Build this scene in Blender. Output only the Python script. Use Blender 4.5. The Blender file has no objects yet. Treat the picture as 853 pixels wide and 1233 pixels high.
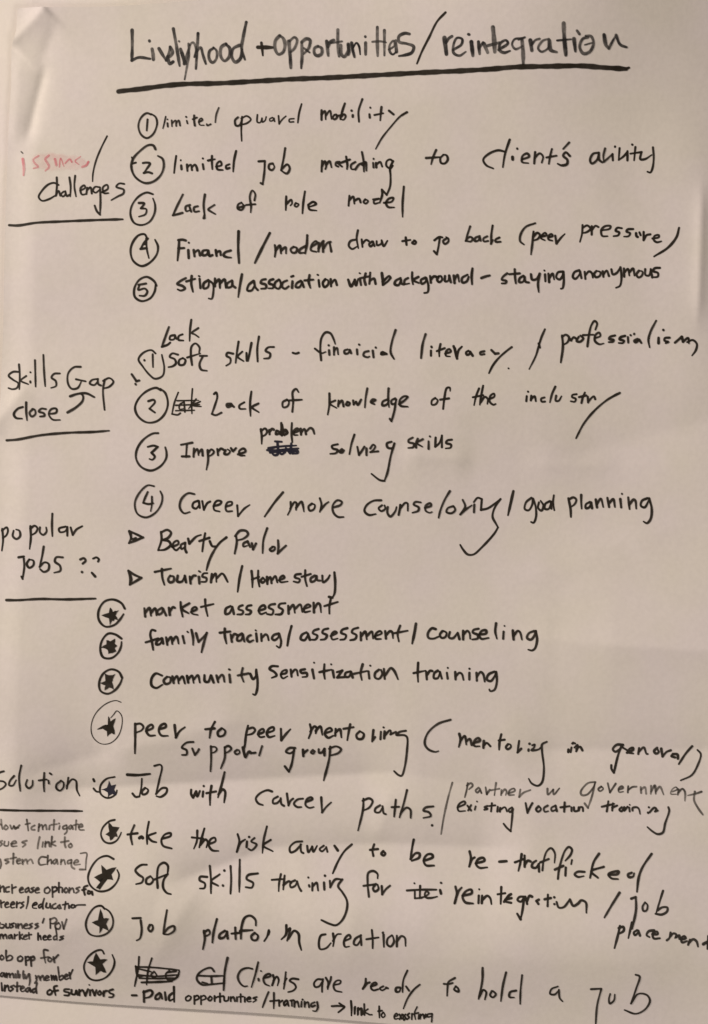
import bpy, math, re
import numpy as np
from mathutils import noise, Vector

# ------------------------------------------------------------------ camera, world, lamps
S = 0.00075                       # metres of paper per unit of the tracing grid
CX, CY = 426.5, 616.5             # middle of the tracing grid
D = 1.25                          # camera distance from the wall
scene = bpy.context.scene
cam_data = bpy.data.cameras.new("camera")
cam = bpy.data.objects.new("camera", cam_data)
scene.collection.objects.link(cam)
cam.location = (0, -D, 0)
cam.rotation_euler = (math.radians(90), 0, 0)
cam_data.sensor_fit = 'VERTICAL'
cam_data.sensor_height = 24
cam_data.lens = 24 * D / (1233 * S)
cam_data.clip_start = 0.05
cam_data.clip_end = 50
scene.camera = cam

world = bpy.data.worlds.new("World")
scene.world = world
world.use_nodes = True
world.node_tree.nodes["Background"].inputs[0].default_value = (1.0, 0.88, 0.74, 1)
world.node_tree.nodes["Background"].inputs[1].default_value = 0.19

def lamp(name, loc, target, size, power, color):
    d = bpy.data.lights.new(name, 'AREA')
    d.shape = 'RECTANGLE'; d.size = size[0]; d.size_y = size[1]
    d.energy = power; d.color = color
    o = bpy.data.objects.new(name, d)
    scene.collection.objects.link(o)
    o.location = loc
    o.rotation_euler = (Vector(target) - Vector(loc)).to_track_quat('-Z', 'Y').to_euler()
    return o
lamp("key_lamp", (-2.6, -1.1, 1.5), (-0.1, 0, 0.0), (0.35, 0.35), 155, (1.0, 0.915, 0.80))  # unseen key light from upper left, set grazing to bring out the creases
lamp("fill_lamp", (0.75, -1.3, -0.75), (0.1, 0, -0.15), (0.6, 0.6), 8.6, (1.0, 0.93, 0.84))  # added fill light, unseen, lifts the right and lower part of the sheet
scene.view_settings.view_transform = 'Standard'
scene.view_settings.look = 'None'
scene.view_settings.exposure = 0.0
scene.view_settings.gamma = 1.0
scene.view_settings.use_curve_mapping = False
scene.cycles.max_bounces = 6
scene.cycles.transparent_max_bounces = 16

# ------------------------------------------------------------------ sheet relief
def sstep(a, b, x):
    t = np.clip((x - a) / (b - a), 0, 1)
    return t * t * (3 - 2 * t)
def fold(px, py, ax, ay, bx, by, amp, w, soft=1.6, fade=50, w2=None):
    """sharp ridge (amp>0) or valley (amp<0) of a crease from a to b; amp, w in grid units"""
    dx, dy = bx - ax, by - ay
    L = math.hypot(dx, dy); dx /= L; dy /= L
    t = (px - ax) * dx + (py - ay) * dy
    d = -(px - ax) * dy + (py - ay) * dx
    env = sstep(-fade, fade, t) * (1 - sstep(L - fade, L + fade, t))
    ww = np.where(d > 0, w2 or w, w)          # d > 0 is the lower / right-hand side
    return amp * env * np.exp(-(np.sqrt(d * d + soft * soft) - soft) / ww)
def bump(px, py, x, y, rx, ry, amp, ang=0.0):
    c, s_ = math.cos(ang), math.sin(ang)
    u = ((px - x) * c + (py - y) * s_) / rx
    v = (-(px - x) * s_ + (py - y) * c) / ry
    return amp * np.exp(-(u * u + v * v))
rng = np.random.RandomState(7)
WAVES = [(rng.uniform(-1, 1), rng.uniform(-1, 1), rng.uniform(0, 6.28), lam, a)
         for lam, a in ((420, 1.6), (360, 1.3), (260, .7), (210, .5), (150, .26), (120, .2), (90, .10), (70, .07), (52, .045))]
FOLDS = [  # ax, ay, bx, by, amp, w, (soft, fade)
    (60, 953, 470, 931, -10.0, 46, 1.6, 40, 75), (470, 931, 620, 950, -4.0, 40, 2.0, 44, 60),
    (320, 1022, 470, 1017, -7, 30, 1.6, 34, 70), (470, 1017, 610, 1022, -7, 34, 1.6, 34, 80), (215, 1060, 325, 1023, -6.5, 26, 3.0, 32, 55),
    (640, 903, 880, 902, -6, 40, 1.8, 36, 60),
    (640, 768, 700, 772, 2.0, 30, 1.6, 22), (700, 774, 900, 784, 6, 60, 1.6, 40, 45),
    (490, 548, 560, 555, 2.0, 16, 1.6, 14), (640, 560, 735, 562, 1.3, 14, 1.8, 20),
    (236, 1070, 165, 1190, 3.0, 26, 4.0, 25, 40), (200, 1040, 188, 1100, -1.6, 24, 4.0, 20),
    (14, 54, 56, 11, 3.4, 16, 1.5, 3),
    (54, 84, 34, 165, -2.8, 8, 2.2, 14), (24, 70, 18, 170, 1.6, 12, 5.0, 16), (66, 34, 48, 80, -1.6, 14, 4.0, 12),
    (842, 236, 838, 380, 3.0, 9, 2.0, 30), (690, 548, 880, 500, -3.4, 44, 6.0, 40, 60),
    (30, 470, -10, 520, 2.4, 18, 3.0, 10), (426, 1085, 420, 1160, 1.4, 24, 4.0, 25),
    (560, 1150, 800, 1158, 2.0, 50, 6.0, 40), (140, 905, 290, 868, 2.4, 26, 5, 30), (30, 935, 130, 905, -2.4, 26, 4, 20),
    (620, 700, 800, 640, 1.6, 50, 8, 40), (500, 420, 560, 520, 1.2, 40, 8, 30), (700, 150, 760, 400, 1.6, 60, 12, 60), (250, 130, 560, 120, 1.2, 50, 12, 60),
    (470, 955, 455, 1010, 2.0, 22, 4, 14), (620, 970, 853, 1010, 1.6, 40, 6, 40), (100, 1110, 30, 1160, 1.6, 22, 4, 20),
]
BUMPS = [(400, 1162, 330, 100, 15.0, 0.05), (690, -30, 170, 190, 19.0, 0.0), (840, 330, 60, 200, 6.0, 0), (150, 1080, 80, 70, 4.0, 0.3), (760, 1130, 130, 100, 4.0, 0), (920, 790, 190, 170, 12.0, 0), (380, 620, 300, 260, 4.0, 0.3)]

EDGE_L = ([-80, 10, 40, 60, 100, 150, 250, 400, 517, 700, 1400], [25, 22, 20, 14, 14, 11, 7, 4, 0, -8, -40])
def x_left(y): return np.interp(y, *EDGE_L)
def y_top(x): return 10.5 - 0.075 * np.maximum(x - 130, 0) ** 1.0 + 0 * x - 0.01 * np.minimum(x, 130)
def y_bot(x): return 1200.5 + 0.072 * x + 1.2 * np.sin(x / 70.0)
def relief(px, py):
    px = np.asarray(px, float); py = np.asarray(py, float)
    h = 3.0 - 2.5 * (1 - sstep(0, 40, px - x_left(py)))
    for a, b, ph, lam, amp in WAVES:
        n = math.hypot(a, b)
        h = h + amp * 0.5 * np.sin(2 * math.pi * (px * a + py * b) / n / lam + ph + 0.8 * np.sin(py / lam * 1.7 + ph * 2) + 0.6 * np.sin(px / lam * 1.3 + ph))
    for f in FOLDS: h = h + fold(px, py, *f)
    for b in BUMPS: h = h + bump(px, py, *b)
    e = sstep(-30, 150, y_bot(px) - py)                     # the bottom edge lies back on the wall
    return h * e - 6.5 * (1 - e)
def P(px, py, lift=0.0):
    h = relief(px, py) * S + lift
    return np.stack([(px - CX) * S, -h, (CY - py) * S], -1)

# ------------------------------------------------------------------ materials
def nt(name):
    m = bpy.data.materials.new(name); m.use_nodes = True
    n = m.node_tree.nodes; n.clear()
    return m, n, m.node_tree.links
def new(n, t, **kw):
    x = n.new(t)
    for k, v in kw.items(): setattr(x, k, v)
    return x
def paper_material(name, base, mott, rough=0.85, fibre=1.0):
    m, n, l = nt(name)
    out = new(n, 'ShaderNodeOutputMaterial'); b = new(n, 'ShaderNodeBsdfPrincipled')
    tc = new(n, 'ShaderNodeTexCoord')
    n1 = new(n, 'ShaderNodeTexNoise'); n1.inputs['Scale'].default_value = 26; n1.inputs['Detail'].default_value = 3
    n2 = new(n, 'ShaderNodeTexNoise'); n2.inputs['Scale'].default_value = 240; n2.inputs['Detail'].default_value = 4
    n3 = new(n, 'ShaderNodeTexNoise'); n3.inputs['Scale'].default_value = 13; n3.inputs['Detail'].default_value = 2
    for q in (n1, n2, n3): l.new(tc.outputs['Object'], q.inputs['Vector'])
    r = new(n, 'ShaderNodeValToRGB')
    e = r.color_ramp.elements
    e[0].position = .3; e[1].position = .7
    e[0].color = tuple(c * (1 - mott) for c in base) + (1,)
    e[1].color = tuple(min(1, c * (1 + mott)) for c in base) + (1,)
    l.new(n1.outputs['Fac'], r.inputs['Fac'])
    r2 = new(n, 'ShaderNodeValToRGB')                      # pulp tint drifting between cream and faint pink
    e = r2.color_ramp.elements
    e[0].position = .35; e[1].position = .65
    e[0].color = (1.0, .988, .945, 1); e[1].color = (.988, .958, .985, 1)
    l.new(n3.outputs['Fac'], r2.inputs['Fac'])
    mx = new(n, 'ShaderNodeMix', data_type='RGBA', blend_type='MULTIPLY'); mx.inputs[0].default_value = 1
    l.new(r.outputs[0], mx.inputs[6]); l.new(r2.outputs[0], mx.inputs[7])
    r3 = new(n, 'ShaderNodeValToRGB')
    e = r3.color_ramp.elements
    e[0].position = .3; e[1].position = .7
    e[0].color = (.95, .95, .95, 1); e[1].color = (1.0, 1.0, 1.0, 1)
    l.new(n2.outputs['Fac'], r3.inputs['Fac'])
    mx2 = new(n, 'ShaderNodeMix', data_type='RGBA', blend_type='MULTIPLY'); mx2.inputs[0].default_value = fibre
    l.new(mx.outputs[2], mx2.inputs[6]); l.new(r3.outputs[0], mx2.inputs[7])
    l.new(mx2.outputs[2], b.inputs['Base Color'])
    b.inputs['Roughness'].default_value = rough
    b.inputs['Specular IOR Level'].default_value = 0.25
    bp = new(n, 'ShaderNodeBump'); bp.inputs['Strength'].default_value = 0.12; bp.inputs['Distance'].default_value = 0.0006
    l.new(n2.outputs['Fac'], bp.inputs['Height']); l.new(bp.outputs[0], b.inputs['Normal'])
    l.new(b.outputs[0], out.inputs[0])
    return m
def ink_material(name, dark, light, density, streak):
    """marker ink: soft bleeding edge across the stroke (UV v), streaky density inside"""
    m, n, l = nt(name)
    out = new(n, 'ShaderNodeOutputMaterial'); b = new(n, 'ShaderNodeBsdfPrincipled')
    tr = new(n, 'ShaderNodeBsdfTransparent'); ms = new(n, 'ShaderNodeMixShader')
    uv = new(n, 'ShaderNodeUVMap'); uv.uv_map = 'UVMap'
    sep = new(n, 'ShaderNodeSeparateXYZ'); l.new(uv.outputs[0], sep.inputs[0])
    mr = new(n, 'ShaderNodeMapRange', interpolation_type='SMOOTHSTEP')
    mr.inputs[1].default_value = 1.0; mr.inputs[2].default_value = .66; mr.inputs[3].default_value = 0; mr.inputs[4].default_value = 1
    l.new(sep.outputs[1], mr.inputs[0])
    tc = new(n, 'ShaderNodeTexCoord')
    ns = new(n, 'ShaderNodeTexNoise'); ns.inputs['Scale'].default_value = 330; ns.inputs['Detail'].default_value = 3
    l.new(tc.outputs['Object'], ns.inputs['Vector'])
    nb = new(n, 'ShaderNodeTexNoise'); nb.inputs['Scale'].default_value = 70; nb.inputs['Detail'].default_value = 2
    l.new(tc.outputs['Object'], nb.inputs['Vector'])
    r = new(n, 'ShaderNodeMapRange'); r.inputs[1].default_value = .35; r.inputs[2].default_value = .65
    r.inputs[3].default_value = 1 - streak; r.inputs[4].default_value = 1
    l.new(nb.outputs['Fac'], r.inputs[0])
    r1 = new(n, 'ShaderNodeMapRange'); r1.inputs[1].default_value = .3; r1.inputs[2].default_value = .6
    r1.inputs[3].default_value = 1 - streak * .6; r1.inputs[4].default_value = 1
    l.new(ns.outputs['Fac'], r1.inputs[0])
    a1 = new(n, 'ShaderNodeMath', operation='MULTIPLY'); l.new(mr.outputs[0], a1.inputs[0]); l.new(r.outputs[0], a1.inputs[1])
    a2 = new(n, 'ShaderNodeMath', operation='MULTIPLY'); l.new(a1.outputs[0], a2.inputs[0]); l.new(r1.outputs[0], a2.inputs[1])
    a3 = new(n, 'ShaderNodeMath', operation='MULTIPLY'); l.new(a2.outputs[0], a3.inputs[0]); a3.inputs[1].default_value = density
    cr = new(n, 'ShaderNodeValToRGB'); e = cr.color_ramp.elements
    e[0].position = .35; e[1].position = .7; e[0].color = light + (1,); e[1].color = dark + (1,)
    l.new(nb.outputs['Fac'], cr.inputs['Fac']); l.new(cr.outputs[0], b.inputs['Base Color'])
    b.inputs['Roughness'].default_value = .6; b.inputs['Specular IOR Level'].default_value = .2
    l.new(a3.outputs[0], ms.inputs[0]); l.new(tr.outputs[0], ms.inputs[1]); l.new(b.outputs[0], ms.inputs[2])
    l.new(ms.outputs[0], out.inputs[0])
    return m
M_PAPER = paper_material("flipchart_paper", (.612, .562, .542), .018)
M_WALL = paper_material("wall_paint", (.69, .635, .605), .01, fibre=.5)
INK = {
    '': ink_material("black_marker", (.013, .009, .005), (.020, .014, .009), .98, .10),
    'title': ink_material("worn_black_marker", (.013, .011, .012), (.040, .035, .033), .96, .34),
    'navy': ink_material("blue_black_marker", (.011, .010, .022), (.02, .018, .03), .97, .05),
    'grey': ink_material("drying_marker", (.025, .019, .015), (.06, .05, .04), .82, .30),
    'thin': ink_material("faded_brown_marker", (.04, .03, .023), (.08, .065, .05), .78, .30),
    'thin2': ink_material("thin_brown_marker", (.018, .012, .010), (.04, .03, .026), .93, .2),
    'red': ink_material("faded_red_marker", (.60, .10, .14), (.68, .24, .28), .74, .4),
    'pink': ink_material("red_smudge", (.76, .38, .40), (.76, .42, .43), .24, .6),
}

# ------------------------------------------------------------------ mesh helpers
def link_mesh(name, verts, faces, mat, parent=None, uvs=None, smooth=True):
    me = bpy.data.meshes.new(name)
    me.from_pydata([tuple(map(float, v)) for v in verts], [], faces)
    if uvs is not None:
        lay = me.uv_layers.new(name='UVMap')
        idx = np.empty(len(me.loops), dtype=np.int32); me.loops.foreach_get('vertex_index', idx)
        lay.data.foreach_set('uv', np.asarray(uvs, dtype=np.float32)[idx].ravel())
    if smooth: me.polygons.foreach_set('use_smooth', [True] * len(me.polygons))
    me.materials.append(mat)
    o = bpy.data.objects.new(name, me)
    scene.collection.objects.link(o)
    if parent: o.parent = parent
    return o

# ------------------------------------------------------------------ the wall behind
wv = [(-2.5, 0.006, -2), (2.5, 0.006, -2), (2.5, 0.006, 2), (-2.5, 0.006, 2), (-2.5, 0.1, -2), (2.5, 0.1, -2), (2.5, 0.1, 2), (-2.5, 0.1, 2)]
wall = link_mesh("wall", wv, [(0, 1, 2, 3), (5, 4, 7, 6), (4, 0, 3, 7), (1, 5, 6, 2), (3, 2, 6, 7), (4, 5, 1, 0)], M_WALL, smooth=False)
wall['kind'] = 'structure'

# ------------------------------------------------------------------ the sheet
sheet = bpy.data.objects.new("flipchart_sheet", None)
sheet.empty_display_size = .05
scene.collection.objects.link(sheet)
sheet['label'] = "large creased cream flipchart sheet covered in handwritten marker notes, hung on the wall"
sheet['category'] = "flipchart sheet"
NX, NY = 300, 420
u, v = np.meshgrid(np.linspace(0, 1, NX), np.linspace(0, 1, NY))
py = 0 + 0 * u; px = 0 * u
for _ in range(6):
    yt, yb = y_top(px), y_bot(px)
    py = yt + (yb - yt) * v
    xl = x_left(py)
    px = xl + (905 - xl) * u
front = P(px, py).reshape(-1, 3)
back = front.copy(); back[:, 1] += 0.00014
faces = []
for j in range(NY - 1):
    for i in range(NX - 1):
        a = j * NX + i
        faces.append((a, a + NX, a + NX + 1, a + 1))
N = NX * NY
rim = [i for i in range(NX)] + [j * NX + NX - 1 for j in range(1, NY)] + [(NY - 1) * NX + i for i in range(NX - 2, -1, -1)] + [j * NX for j in range(NY - 2, 0, -1)]
faces_b = []
for j in range(0, NY - 1):
    for i in range(0, NX - 1):
        a = N + j * NX + i
        faces_b.append((a, a + 1, a + NX + 1, a + NX))
for k in range(len(rim)):
    a, b = rim[k], rim[(k + 1) % len(rim)]
    m = len(rim)
    faces_b.append((2 * N + k, 2 * N + (k + 1) % m, 2 * N + m + (k + 1) % m, 2 * N + m + k))
paper = link_mesh("paper", np.concatenate([front, back, front[rim], back[rim]]), faces + faces_b, M_PAPER, sheet)

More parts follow.
